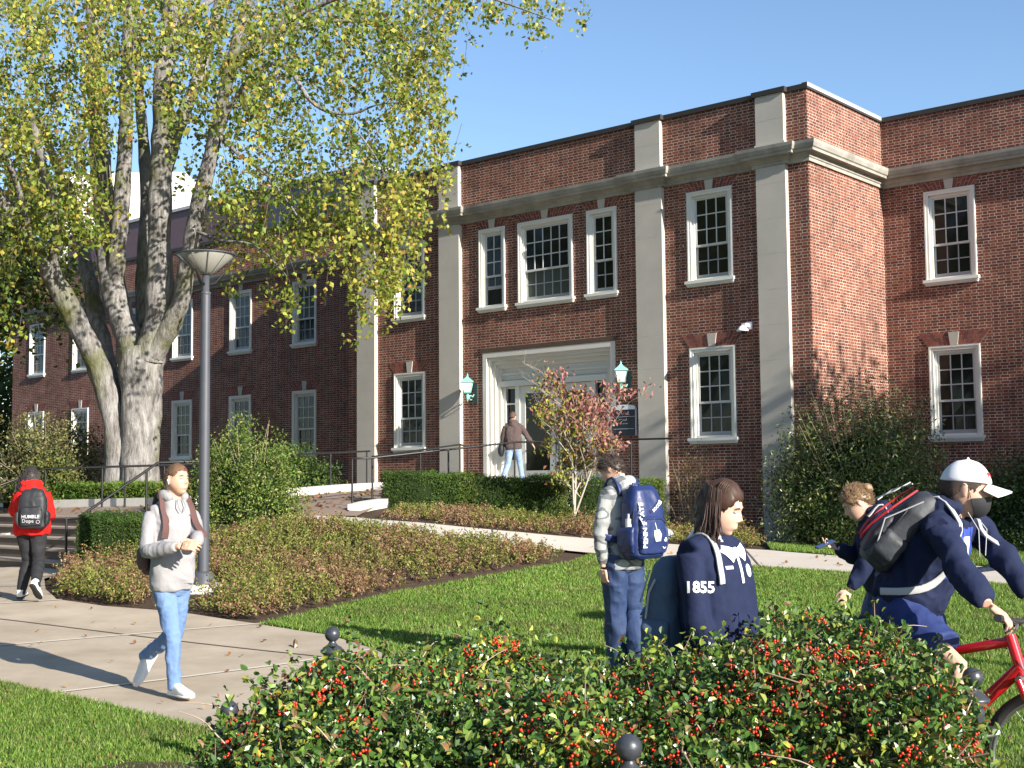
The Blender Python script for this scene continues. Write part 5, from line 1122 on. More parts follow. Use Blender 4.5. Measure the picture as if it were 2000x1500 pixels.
DBH=mat('brown_hair',(.040,.020,.013),.5,spec=.35,noise=(60,1.6,(.065,.032,.02)))
def longcond(u,v,p):
    a=abs((u+math.pi)%(2*math.pi)-math.pi); return p.z>.062 if a<.55 else (p.z>.062-(a-.55)*.10 if a<1.1 else (p.z>.0 if a<1.5 else p.z>-.10))
F2.hairshell(DBH,longcond,.015,.006,4,amp=(90,14,14))
def hs2(g):
    s=g.choice([-1,1]); a0=g.uniform(1.55,3.14); r=.088; st=(s*math.sin(a0)*.078,math.cos(a0)*.095-.005,.02+g.uniform(-.03,.075)); ln=g.uniform(.15,.215); fx=g.normal()*.012
    # strands fall along gravity (world down in head frame)
    dn=F2.HM.to_3x3().inverted()@V3(0,0,-1); dn.normalize(); dn=Vector(dn); p=Vector(st); out=Vector((p.x,p.y*.8-.0,0)).normalized()
    q=[p+out*.006]; q.append(p+out*.017+dn*ln*.3); q.append(p+out*(.020)+dn*ln*.65+Vector((fx*.6,0,0))); q.append(p+out*(.010+g.random()*.016)+dn*ln+Vector((fx*1.2,g.normal()*.01,0))); return q
F2.strands(mat('auburn_hair_ends',(.075,.034,.020),.45,spec=.5,noise=(14,2,(.035,.018,.012))),1700,hs2,r=.0026,seed=22)
def hs2b(g):
    s=g.choice([-1,1]); x=s*g.uniform(.0,.03); a=g.uniform(.3,1.0); pts=[]
    z0=.122; pts=[(x,.03-.05*a,z0),(x+s*.030,.045-.07*a,.108),(s*.068,.045-.075*a,.07),(s*.083,.03-.07*a,.02)]; return [Vector(p)*1.06 for p in pts]
F2.strands(DBH,420,hs2b,'hair_top_strands',r=.0032,seed=23)
mb=MB(); dn_=Vector(F2.HM.to_3x3().inverted()@V3(0,0,-1)).normalized()
mb.tube([F2.HM@(V3(0,-.045,.03)),F2.HM@(V3(0,-.058,.0)+dn_*.05),F2.HM@(V3(0,-.058,.0)+dn_*.12),F2.HM@(V3(0,-.050,.0)+dn_*.17)],[.070,.074,.066,.040],16); remesh(mb,'hair_length',MATS['auburn_hair_ends'],F2.o,.006,2,.004,30,5)
# mask hanging from the ear, collar, zip, lettering
mk=MB(); mk.tube([F2.HM@V3(.08,-.004,.02),F2.HM@V3(.083,.01,-.03),F2.HM@V3(.078,.03,-.06)],.0028,5); loft(mk,[(F2.HM@V3(.077,.02,-.05),.006,.010),(F2.HM@V3(.070,.04,-.08),.008,.017),(F2.HM@V3(.05,.05,-.118),.010,.014),(F2.HM@V3(.02,.06,-.13),.008,.008)],F2.HM.to_3x3()@V3(1,0,0),10); mk.build('face_mask',mat('navy_print_mask',(.02,.03,.09),.8,noise=(160,3,(.5,.5,.55))),F2.o)
WCOL=mat('white_collar',(.72,.73,.78),.8)
cm=MB(); nk=F2.J['neck']
rings=[]
for i in range(13):
    a=math.pi*2*(i/12)*.86+math.pi*.14+math.pi/2; d=V3(math.cos(a),math.sin(a),0); fr=max(0,math.sin(a))
    rings.append([nk+d*.070+V3(0,0,.035-.03*fr),nk+d*.082+V3(0,0,.045-.035*fr),nk+d*(.125+.02*fr)+V3(0,0,-.015-.06*fr),nk+d*(.115+.02*fr)+V3(0,0,-.03-.06*fr)])
cm.grid(rings,closev=True); remesh(cm,'collar',WCOL,F2.o,.006,2)
for sg in (-1,1): patch([(0,.0),(sg*.075,.03),(sg*.10,.0),(sg*.05,-.06),(sg*.018,-.035)][::sg],nk+V3(0,.1,-.055),(-1,0,0),(0,-.3,1),h2,WCOL,F2.o,'collar_flap',.006)
zp=surf_strap(h2,[(nk+V3(0,.08,-.05),(0,1,.3)),(nk+V3(0,.1,-.11),(0,1,.1)),(nk+V3(0,.1,-.20),(0,1,0))],.022,.004,.004); zp.build('zip_placket',WCOL,F2.o)
A=F2.J['shR'].lerp(F2.J['elR'],.52); Ri=F2.Ri; vx=(Ri@V3(1,0,0)); vy=(F2.J['shR']-F2.J['elR']).normalized()
decal('1855',.070,A+vx*.022,vx,vy,h2,mat('white_print',(.8,.8,.82),.7),F2.o,'sleeve_lettering',bold=.002)
patch([(math.cos(t)*.02,math.sin(t)*.03+.01) for t in np.linspace(0,6.28,14)[:-1]],F2.chest+V3(-.06,.1,.02),(-1,0,0),(0,0,1),h2,WCOL,F2.o,'chest_crest')
patch([(-.022,-.007),(.022,-.007),(.022,.007),(-.022,.007)],F2.chest+V3(.085,.1,.05),(-1,0,0),(0,0,1),h2,WCOL,F2.o,'chest_mark')
SLP=fab('slate_blue_pack',(.06,.09,.14),.75,noise=(20,1,(.08,.12,.18)))
r_,c_,rt,up,fw,bd=backpack(F2,F2.chest+V3(.02,-.215,-.17),(0,-1,0),.31,.52,.18,SLP,'slate blue backpack worn by the woman with 1855 on her sleeve',seed=4)
mb=MB()
for s in (-1,1):
    mb.tube([rt*s*.158+up*.16+fw*.0,rt*s*.166+up*.10+fw*.03,rt*s*.166-up*.02+fw*.05],.006,5); mb.tube([rt*s*.12+up*.20+fw*.05,rt*s*.13+up*.05+fw*.10],.005,5)
mb.tube([rt*-.15-up*.02+fw*.085,rt*0-up*.0+fw*.115,rt*.15-up*.02+fw*.085],.005,5); mb.build('webbing',PALESTRAP,r_)
for s in (1,):
    X_=F2.sr*s; tp=F2.J['neck']; mb=surf_strap(h2,[(tp+X_*.085+V3(0,-.10,-.05),(0,-.8,.6)),(tp+X_*.095+V3(0,-.0,-.02),(0,0,1)),(tp+X_*.105+V3(0,.06,-.05),(0,.7,.7)),(tp+X_*.125+V3(0,.09,-.13),(.2*s,1,.2)),(tp+X_*.12+V3(0,.08,-.20),(.2*s,1,0))],.036,.010)
    strap_on(r_,c_,mb,PALESTRAP)
# ---- 3 cyclist
b=(1.94,6.05,0.0)
F3=Fig(b,(.76,-.65),dict(pelvis=(-0.085,0.10,1.022),chest=(0.013,0.03,1.232),neck=(0.103,-0.03,1.434),head=(0.164,-0.06,1.555),shR=(-0.013,-0.20,1.375),shL=(0.278,0.13,1.384),elR=(0.025,-0.38,1.195),elL=(0.340,-0.04,1.233),wrR=(0.077,-0.52,1.074),wrL=(0.395,-0.16,1.069),
   hipR=(-0.155,-0.00,0.980),hipL=(-0.006,0.19,0.959),knR=(0.027,-0.28,0.778),knL=(0.064,0.02,0.634),anR=(0.011,-0.22,0.504),anL=(0.031,0.08,0.352),toeR=(0.077,-0.32,0.478),toeL=(0.101,-0.02,0.326)),
   'young man in navy hoodie, white cap and grey face mask riding a red bicycle',skinmat((.62,.37,.27),'c'),vox=.0052,hs=1.06,facevec=(.93,-.32,-.10),
   handargs=dict(R=dict(d=(.72,-.25,-.6),n=(.45,-.35,.75),side=-1,curl=.62),L=dict(d=(.7,0,-.5),n=(.5,.1,.8),side=1,curl=.7)))
h3=F3.top(NAVY,'hoodie',hem=-.02,fit=1.02,fold=.008,seed=25,cuff=.93,fs=8)
F3.pants(fab('blue_shorts',(.02,.035,.13),.7,spec=.3),'shorts',fit=1.12,short=.72,fold=.006)
F3.shoe('R',BSOLE,WSOLE); F3.shoe('L',BSOLE,WSOLE)
F3.hairshell(mat('dark_stubble_hair',(.05,.032,.025),.85),shortcond(.05,.0,-.06),.006,.002,7); F3.fuzz(MATS['dark_stubble_hair'],shortcond(.05,-.004,-.064),500,.008,.005)
# cap
CAPM=mat('white_cap',(.70,.72,.76),.8,noise=(30,1,(.62,.64,.68)))
cp=MB(); HM=F3.HM
rings=[[HM@(headpt(2*math.pi*j/40,math.asin(min(1,.27+.73*i/9)),1,False)*1.13+V3(0,.002,.004)) for j in range(40)] for i in range(10)]
inn=[[HM@(headpt(2*math.pi*j/40,math.asin(min(1,.27+.73*i/9)),1,False)*1.08) for j in range(40)] for i in range(9,-1,-1)]
cp.grid(rings+inn,closev=True,closeu=True,flip=True); cap=cp.build('cap',CAPM,F3.o)
bm_=MB(); rr=[]
for i in range(7):
    t=i/6; rr.append([HM@V3(x*(1-.08*t),.090+.100*t*math.sqrt(max(0,1-(x/.085)**2*.8))-.02*(abs(x)/.08)**2,.036-.024*t-.30*x*x/.08*1.2) for x in np.linspace(-.076,.076,13)])
lo=[[p-HM.to_3x3()@V3(0,0,.006) for p in r] for r in rr]
bm_.grid(rr,flip=True); bm_.grid(lo); 
for a,b_ in ((rr[-1],lo[-1]),): bm_.grid([a,b_],flip=True)
bm_.grid([[r[0] for r in rr],[r[0] for r in lo]],flip=False); bm_.grid([[r[-1] for r in rr],[r[-1] for r in lo]],flip=True)
bm_.build('peak',CAPM,cap); q=MB(); q.ball(HM@V3(0,0,.138),.007,8); q.build('button',CAPM,cap)
X3=HM.to_3x3()@V3(-1,0,0); Z3=HM.to_3x3()@V3(0,-.3,1)
decal('PENN',.030,HM@V3(0,.12,.082),X3,Z3,cap,mat('red_print',(.55,.02,.03),.7),cap,'cap_lettering',bold=.0012,off=.003)
# mask over chin and mouth
mk=MB(); R_=[]
for i in range(9):
    v=-.12-1.15*i/8; row=[]
    for j in range(17):
        u=-1.35+2.7*j/16; p=headpt(u,v,1,False); s_=1.05; q=p*s_+V3(0,.007*math.cos(u)**2*(1-i/11)+.001,0); row.append(HM@(q+V3(0,0,-.014*abs(u)*(1-i/8))))
    R_.append(row)
mk.grid(R_); mk.grid([[p-HM.to_3x3()@V3(0,.004,0) for p in r] for r in R_],flip=True)
msk=mk.build('face_mask',mat('grey_mask',(.022,.022,.026),.7,noise=(20,1,(.016,.016,.02))),F3.o)
el=MB(); el.tube([HM@V3(.079,.022,-.03),HM@V3(.083,.008,.012),HM@V3(.084,-.010,.026)],.0022,5); el.tube([HM@V3(-.079,.022,-.03),HM@V3(-.083,.008,.012),HM@V3(-.084,-.010,.026)],.0022,5); el.build('ear_loop',BSOLE,msk)
dc=MB(); ck=F3.J['neck']+V3(0,.09,.0)
for s in (-1,1): dc.tube([ck+V3(s*.03,.0,.02),ck+V3(s*.05,.055,-.06),ck+V3(s*.035,.05,-.18)],.0022,5)
dc.build('drawstring',PALESTRAP,F3.o)
bl=patch([(-.10,-.10),(.10,-.10),(.08,.09),(-.08,.09)],F3.chest+V3(0,.12,.03),(-1,0,0),(0,-.4,1),h3,mat('bright_blue_panel',(.03,.06,.33),.7),F3.o,'chest_panel',.004)
patch([(-.035,-.05),(.03,-.05),(.045,.05),(-.03,.05)],F3.chest+V3(.0,.12,.03),(-1,0,0),(0,-.4,1),h3,WHITEF,F3.o,'chest_crest',.007)
PK3=fab('charcoal_pack',(.02,.022,.028),.6,noise=(5,1.4,(.045,.05,.058))); RED=mat('red_webbing',(.45,.012,.02),.6)
u3=F3.up; bk=V3(0,-1,0)-u3*V3(0,-1,0).dot(u3); bk.normalize()
bk=(F3.Ri@V3(-.70,.12,.62)).normalized(); pc=F3.Ri@Vector((-0.123,0.02,1.373)); u3=F3.Ri@V3(.62,-.18,.66); u3=(u3-bk*u3.dot(bk)).normalized()
r_,c_,rt,up,fw,bd=backpack(F3,pc,bk,.27,.42,.15,PK3,'charcoal backpack with red trim worn by the cyclist',seed=6,upv=u3)
mb=MB()
for s in (-1,1):
    ribbon(mb,[rt*s*.10+u3*.19+bk*.07,rt*s*.125+u3*.06+bk*.105,rt*s*.10-u3*.06+bk*.125,rt*s*.07-u3*.14+bk*.12],.032,.008,[rt]*4)
mb.build('red_trim',RED,r_)
mb=MB()
for s in (-1,1):
    mb.tube([rt*s*.155+u3*.17+bk*.02,rt*s*.15+u3*.0+bk*.10,rt*s*.155-u3*.12+bk*.05],.004,5); mb.tube([rt*s*.06+u3*.2+bk*.1,rt*s*-.05+u3*.12+bk*.14,rt*s*.05+u3*.04+bk*.17],.0035,5)
mb.build('cord',PALESTRAP,r_)
for s in (-1,1):
    X_=F3.sr*s; tp=F3.J['neck']; mb=surf_strap(h3,[(tp+X_*.09+V3(0,-.11,-.04),(0,-.8,.6)),(tp+X_*.10+V3(0,-.01,0),(0,0,1)),(tp+X_*.11+V3(0,.07,-.04),(0,.8,.6)),(tp+X_*.125+V3(0,.09,-.16),(0,1,-.1)),(tp+X_*.14+V3(0,.03,-.27),(.5*s,1,-.2)),(tp+X_*.19+V3(0,-.08,-.33),(1*s,0,0)),(tp+X_*.17+V3(0,-.22,-.34),(1*s,-.6,0))],.034,.010)
    strap_on(r_,c_,mb,PALESTRAP)
# ---- 4 woman with hair bun looking at a phone
b=(2.66,9.6,0.02)
F4=Fig(b,(-.97,-.10),dict(pelvis=(.10,.02,.84),neck=(.02,.0,1.315),head=(-.105,-.01,1.405),shR=(.02,.17,1.23),shL=(.03,-.17,1.235),elR=(-.06,.2,.99),elL=(-.09,-.20,.985),wrR=(-.22,.12,1.07),wrL=(-.225,-.20,.785),
   hipR=(.10,.09,.81),hipL=(.10,-.07,.81),knR=(-.05,.09,.46),knL=(.10,-.07,.45),anR=(-.12,.09,.10),anL=(.25,-.07,.14),toeR=(-.25,.09,.05),toeL=(.14,-.08,.06)),
   'woman with a light brown hair bun in a navy hoodie, looking down at her phone',skinmat((.66,.40,.31),'d'),vox=.006,hs=1.05,facevec=(-.80,.05,-.62),gender='f',build=.93,
   handargs=dict(R=dict(d=(-.8,-.2,.2),n=(0,.4,-.8),side=-1,curl=.5)))
h4=F4.top(NAVY,'hoodie',hem=.04,fit=1.12,fold=.008,seed=35,cuff=.95)
F4.pants(NAVYP,'trousers',fit=.95); F4.shoe('R',WSH,WSOLE,L=.25); F4.shoe('L',WSH,WSOLE,L=.25)
LTH=mat('golden_brown_hair',(.30,.19,.10),.5,noise=(45,2,(.14,.085,.045)),spec=.5)
F4.hairshell(LTH,shortcond(.062,.012,-.05),.012,.005,9,amp=(90,12,14)); F4.fuzz(LTH,shortcond(.06,.008,-.06),1500,.032,.011,(0,-1.3,.25),r=.0016)
g4=np.random.default_rng(77); mb=MB()
for i in range(240):
    d=Vector(g4.normal(size=3)).normalized(); t_=d.cross(Vector(g4.normal(size=3))).normalized(); c=V3(0,-.120,.035); mb.tube([F4.HM@(c+d*.034+t_*a+d*(-a*a*9)) for a in (-.022,-.008,.008,.022)],[.0015,.0025,.0025,.001],3,cap=False)
mb.build('bun_strands',LTH,F4.o)
mb=MB(); 
for i in range(26):
    g_=np.random.default_rng(i+400); d=Vector(g_.normal(size=3)).normalized()*.018; mb.ball(F4.HM@(V3(0,-.120,.035)+d*1.25),.020,8)
remesh(mb,'hair_bun',LTH,F4.o,.005,0,.003,40,3)
ph=empty('phone',tuple(F4.base+V3(-.33,.06,1.10)),0,label='dark smartphone held up by the woman with the hair bun',cat='phone'); mb=MB(); mb.box(-.075,.075,-.036,.036,-.004,.004); o=mb.build('case',BSOLE,ph); mb=MB(); mb.box(-.070,.070,-.033,.033,.004,.0055); mb.build('screen',mat('phone_screen',(.05,.10,.25),.1),ph); ph.rotation_euler=(R(8),R(-22),R(6))
mb=surf_strap(h4,[(F4.J['neck']+F4.sr*-.10+V3(0,.07,-.02),(0,.4,1)),(F4.J['neck']+F4.sr*-.11+V3(0,.0,-.01),(0,0,1)),(F4.J['neck']+F4.sr*-.12+V3(0,-.07,-.05),(0,-.5,1)),(F4.J['neck']+F4.sr*-.12+V3(0,-.1,-.14),(0,-1,.2))],.05,.01)
r_,c_,rt,up,fw,bd=backpack(F4,F4.chest+V3(0,-.24,-.08),(0,-1,0),.27,.42,.16,NAVYP,'navy backpack with pale straps behind the woman with the hair bun',seed=8); strap_on(r_,c_,mb,PALESTRAP)
# ---- 5 boy with blue team backpack
b=(.885,10.55,0.02)
F5=Fig(b,(-.62,.78),dict(pelvis=(.0,.0,.97),neck=(-.01,.02,1.525),head=(-.065,.07,1.675),shR=(.12,.12,1.455),shL=(-.14,-.12,1.465),elR=(.17,.16,1.17),elL=(-.185,-.16,1.16),wrR=(.12,.26,.96),wrL=(-.165,-.12,.895),
   hipR=(.07,.06,.94),hipL=(-.07,-.05,.94),knR=(.09,.10,.51),knL=(-.06,.02,.51),anR=(.14,-.10,.12),anL=(-.02,.12,.11),toeR=(.06,.0,.05),toeL=(-.12,.24,.05)),
   'boy with short dark hair in a grey camouflage hoodie, head bowed, walking away',skinmat((.62,.38,.28),'e'),vox=.007,hs=1.0,facevec=(-.80,.36,-.48))
def camom():
    m=fab('camo_hoodie',(.42,.43,.44),.85); N=m.node_tree.nodes;L=m.node_tree.links;tc=N.new('ShaderNodeTexCoord'); mp=N.new('ShaderNodeMapping'); mp.inputs['Scale'].default_value=(1.2,1.2,2.6); mp.inputs['Rotation'].default_value=(.3,.4,0); L.new(tc.outputs['Object'],mp.inputs[0])
    n=N.new('ShaderNodeTexNoise'); n.inputs['Scale'].default_value=4.2; n.inputs['Detail'].default_value=1.5; L.new(mp.outputs[0],n.inputs['Vector']); rp=N.new('ShaderNodeValToRGB'); L.new(n.outputs[0],rp.inputs[0]); rp.color_ramp.interpolation='CONSTANT'; e=rp.color_ramp.elements; e[0].color=(.27,.28,.28,1); e[0].position=0; e[1].position=.5; e[1].color=(.12,.13,.14,1); q=e.new(.6); q.color=(.33,.34,.34,1)
    L.new(rp.outputs[0],N['Principled BSDF'].inputs['Base Color']); return m
h5=F5.top(camom(),'hoodie',hem=.07,fit=.95,fold=.006,seed=45)
F5.pants(fab('navy_sweatpants',(.015,.034,.095),.75,noise=(4,1,(.02,.043,.12))),'trousers',fit=1.12,flare=.022,fold=.009,seed=46,fs=7); F5.shoe('R',WSH,WSOLE); F5.shoe('L',WSH,WSOLE)
F5.hairshell(mat('dark_brown_hair',(.028,.018,.013),.5,noise=(60,1.5,(.06,.04,.03))),shortcond(.058,.012,-.05),.012,.006,11); F5.fuzz(MATS['dark_brown_hair'],shortcond(.056,.006,-.055),1300,.028,.011,(0,.5,.1),r=.0017)
TB=fab('team_blue_nylon',(.011,.022,.09),.45,spec=.5,noise=(5,1,(.015,.03,.12)))
r_,c_,rt,up,fw,bd=backpack(F5,F5.chest+V3(.02,-.235,-.06),(0,-1,0),.36,.58,.23,TB,'blue team backpack with white lettering worn by the boy in the camouflage hoodie',seed=10,fold=.003,vox=.007)
WP=mat('white_print',(.8,.8,.82),.7)
z=V3(0,0,1)
fp=[o for o in r_.children if o.name.startswith('front_pocket')][0]
# print on the pack: vertical word on the left edge, sport, number and mark
def onpack(t,sz,a,b_,xd,yd,nm,tg=None):
    return decal(t,sz,rt*a+up*b_+fw*.12,xd,yd,tg or bd,WP,r_,nm,bold=sz*.02,off=.004)
rr_=-rt
import bmesh
both=MB()
for o in (bd,fp):
    n0=len(both.v); both.v+=[tuple(v.co) for v in o.data.vertices]; both.f+=[tuple(n0+i for i in p.vertices) for p in o.data.polygons]
both.uv=[None]*len(both.f); both.mi=[0]*len(both.f); both.sm=[True]*len(both.f); tme=bpy.data.objects.new('t',both.mesh('t'))
vr=fw.cross(up)*-1; vr=up.cross(fw)  # right as seen from behind
onpack('PENN STATE',.064,0,0,up,-vr,'team_lettering',tme).location=vr*-.115+up*-.02
onpack('SOCCER',.036,0,0,(vr+up*.75),(up-vr*.75),'sport_lettering',tme).location=vr*.03+up*.13+fw*.0
onpack('6',.075,0,0,vr,up,'number',tme).location=vr*.11+up*-.13
patch([(x*1.5,y*1.5) for x,y in SW],vr*.11-up*.20+fw*.1,vr,up,tme,WP,r_,'pack_mark',.004)
bpy.data.objects.remove(tme)
mb=MB(); mb.tube([-vr*.165-up*.10+fw*.02,-vr*.165+up*.03+fw*.02],[.036,.034],12); mb.tube([-vr*.165+up*.03+fw*.02,-vr*.165+up*.07+fw*.02],[.02,.018],10); bt=mb.build('side_bottle',mat('pale_bottle',(.65,.64,.68),.4),r_)
mb=MB(); loft(mb,[(vr*.01-up*.06+fw*.15,.03,.006),(vr*.015-up*.10+fw*.155,.045,.012),(vr*.02-up*.15+fw*.155,.03,.006)],vr,14); mb.tube([vr*.0+up*.03+fw*.13,vr*.01-up*.07+fw*.155],.005,5); mb.build('luggage_tag',mat('green_white_tag',(.30,.45,.22),.5,noise=(25,4,(.6,.62,.7))),r_)
for s in (-1,1):
    X_=F5.sr*s; tp=F5.J['neck']; mb=surf_strap(h5,[(tp+X_*.085+V3(0,-.12,-.05),(0,-.8,.6)),(tp+X_*.095+V3(0,-.04,-.0),(0,-.2,1)),(tp+X_*.105+V3(0,.05,-.04),(0,.5,.8)),(tp+X_*.12+V3(0,.1,-.16),(0,1,.1)),(tp+X_*.14+V3(0,.07,-.3),(.4*s,1,0)),(tp+X_*.19+V3(0,-.04,-.38),(1*s,0,0)),(tp+X_*.18+V3(0,-.14,-.42),(1*s,-.4,0))],.055,.014)
    strap_on(r_,c_,mb,TB)
# ---- 6 girl in the red hoodie
b=(-5.82,15.55,.235)
F6=Fig(b,(-.12,.99),dict(pelvis=(.02,.0,.87),neck=(.0,.02,1.345),head=(-.01,.04,1.475),shR=(.155,.02,1.27),shL=(-.155,.02,1.27),elR=(.20,.10,1.02),elL=(-.23,.10,1.06),wrR=(.12,.28,.98),wrL=(-.25,.26,1.24),
   hipR=(.10,.0,.84),hipL=(-.07,.0,.84),knR=(.11,.0,.46),knL=(-.05,.10,.46),anR=(.20,-.32,.22),anL=(-.10,.0,.10),toeR=(.21,-.27,.08),toeL=(-.11,.12,.05)),
   'girl with long curly dark hair in a red hoodie walking away at the far left',skinmat((.35,.19,.12),'f'),vox=.008,hs=.97,facevec=(-.15,.98,-.1),gender='f',build=.98)
h6=F6.top(fab('red_fleece',(.62,.015,.012),.85,noise=(30,1,(.5,.012,.01)),spec=.2),'hoodie',hem=.06,fit=1.12,fold=.009,seed=55,vox=.011)
F6.pants(fab('black_joggers',(.013,.013,.016),.85),'joggers',fit=1.0,fold=.006); F6.shoe('R',WSH,BSOLE,L=.26); F6.shoe('L',WSH,BSOLE,L=.26)
BLH=mat('black_curly_hair',(.018,.014,.013),.55,noise=(80,1,(.04,.032,.03)),spec=.4)
F6.hairshell(BLH,longcond,.022,.008,12)
def hs6(g):
    a=g.uniform(.9,5.38); a=math.pi*.5+(a-math.pi)*.62+math.pi*.5; r=.085; p=Vector((math.sin(a)*.078,math.cos(a)*.09,g.uniform(-.02,.09))); dn=F6.HM.to_3x3().inverted()@V3(0,0,-1); o=Vector((p.x,p.y,0)).normalized(); q=[p]; ph=g.uniform(0,6.28); ln=g.uniform(.14,.32)
    for i in range(1,9):
        t=i/8; w_=.010; q.append(p+o*(.03+.03*t)+dn*ln*t+Vector((math.cos(ph+i*1.9)*w_,math.sin(ph+i*1.9)*w_,0))-Vector((.035*t,0,0)))
    return q
F6.strands(BLH,520,hs6,r=.004,seed=62)
BP=fab('black_nylon',(.022,.023,.027),.55,spec=.4)
r_,c_,rt,up,fw,bd=backpack(F6,F6.chest+V3(.075,-.235,-.07),(0,-1,0),.32,.46,.18,BP,'black backpack with white scribbled lettering worn by the girl in the red hoodie',seed=12,vox=.009)
fp=[o for o in r_.children if o.name.startswith('front_pocket')][0]; vr=up.cross(fw)
o=decal('HUMBLE',.055,-up*.09+fw*.1,vr,up+vr*.1,fp,mat('grey_white_print',(.5,.5,.53),.7),r_,'pack_lettering',bold=.001,off=.005); decal('Dope',.06,-up*.14-vr*.03+fw*.1,vr,up+vr*.1,fp,mat('grey_white_print',(.5,.5,.53),.7),r_,'pack_lettering',bold=.0,off=.005)
mb=MB(); mb.tube([vr*.085-up*.15+fw*.12+ (vr*math.cos(t)+up*math.sin(t))*.02 for t in np.linspace(0,6.28,12)],.003,4); mb.build('pack_ring_mark',mat('grey_white_print',(.5,.5,.53),.7),r_)
ph=empty('phone',tuple(F6.base+V3(-.27,.30,1.33)),0,label='phone raised by the girl in the red hoodie',cat='phone'); mb=MB(); mb.box(-.036,.036,-.004,.004,-.07,.07); mb.build('case',mat('pink_case',(.5,.3,.3),.5),ph)
# ---- 7 man at the doors
b=(.02,31.4,1.5)
F7=Fig(b,(.10,.99),dict(pelvis=(.0,.0,.93),neck=(-.01,.03,1.50),head=(-.01,.06,1.67),shR=(.185,.02,1.42),shL=(-.185,.02,1.42),elR=(.33,.10,1.20),elL=(-.25,.02,1.14),wrR=(.47,.18,.99),wrL=(-.27,.10,.92),
   hipR=(.09,.0,.90),hipL=(-.09,.0,.90),knR=(.16,.10,.50),knL=(-.14,-.02,.49),anR=(.22,.02,.10),anL=(-.28,-.20,.13),toeR=(.24,.16,.05),toeL=(-.28,-.06,.05)),
   'man in brown hoodie and pale jeans reaching for the entrance door',skinmat((.6,.37,.28),'g'),vox=.012,hs=1,facevec=(.35,.93,-.05))
F7.top(fab('brown_fleece',(.075,.05,.048),.9),'hoodie',hem=.03,fit=1.12,fold=.008,vox=.014,seed=65); F7.pants(mat('pale_jeans',(.17,.25,.40),.85,noise=(5,1,(.25,.34,.50))),'jeans',fit=.98,vox=.014); F7.shoe('R',BSOLE,WSOLE); F7.shoe('L',BSOLE,WSOLE)
F7.hairshell(mat('chestnut_hair',(.09,.05,.035),.7),shortcond(.058,.012,-.05),.012,.005,13); F7.fuzz(MATS['chestnut_hair'],shortcond(.056,.006,-.055),400,.02,.011)
mb=MB(); mb.ball((0,0,0),1,14,sx=.08,sy=.13,sz=.17); bg_=remesh(mb,'shoulder_bag',BP,None,.01,1,.004,8,1); bg_.location=F7.base+V3(-.30,.05,.86); tag(bg_,'black bag hanging at the left hip of the man at the doors','bag')

# ================= street furniture and small things =================
GREYM=mat('grey_lamp_paint',(.085,.09,.105),.5,metal=.2,spec=.4,noise=(3,1,(.065,.07,.085)))
BOWL=mat('lamp_diffuser',(.22,.215,.19),.25,spec=.5)
def lamp_post(x,y,label):
    z0=gz(x,y)-.02; r=empty('lamp_post',(x,y,z0),label=label,cat='lamp post',group='flared street lamps along the paths')
    m=MB(); m.box(-.26,.26,-.26,.26,-.1,.05); m.build('footing',WHITEC,r)
    m=MB(); m.lathe([(.0,.05),(.15,.05),(.15,.07),(.135,.085),(.13,.18),(.10,.20),(.075,.21),(0,.21)],20); m.build('base',GREYM,r)
    m=MB(); m.lathe([(.072,.2),(.060,3.72),(.060,3.73),(.066,3.74),(.066,3.76),(.045,3.77),(.045,4.02),(.0,4.02)],18); m.build('pole',GREYM,r)
    m=MB()
    for s in (0,math.pi*2/3,math.pi*4/3):
        d=V3(math.cos(s+.2),math.sin(s+.2),0); m.tube([d*.04+V3(0,0,3.86),d*.12+V3(0,0,3.88),d*.24+V3(0,0,4.03)],[.018,.022,.012],6)
    m.build('bracket',BLK,r)
    m=MB(); m.lathe([(.03,3.98),(.10,4.0),(.12,4.02),(.375,4.235),(.37,4.24),(.11,4.03),(0,4.03)],32); m.build('bowl',BOWL,r)
    m=MB(); m.lathe([(.37,4.235),(.388,4.235),(.388,4.25),(.2,4.275),(0,4.28)],32); m.build('lid',GREYM,r)
    m=MB()
    for k in range(10):
        a=k*math.pi/5; d=V3(math.cos(a),math.sin(a),0); m.tube([d*.122+V3(0,0,4.012),d*.380+V3(0,0,4.232)],.004,4)
    m.build('ribs',GREYM,r); return r
lamp_post(-3.92,16.35,'tall grey lamp post with a flared bowl head standing in the ground cover bed')
lamp_post(7.6,7.0,'matching lamp post outside the right edge whose shadow falls across the lawn')
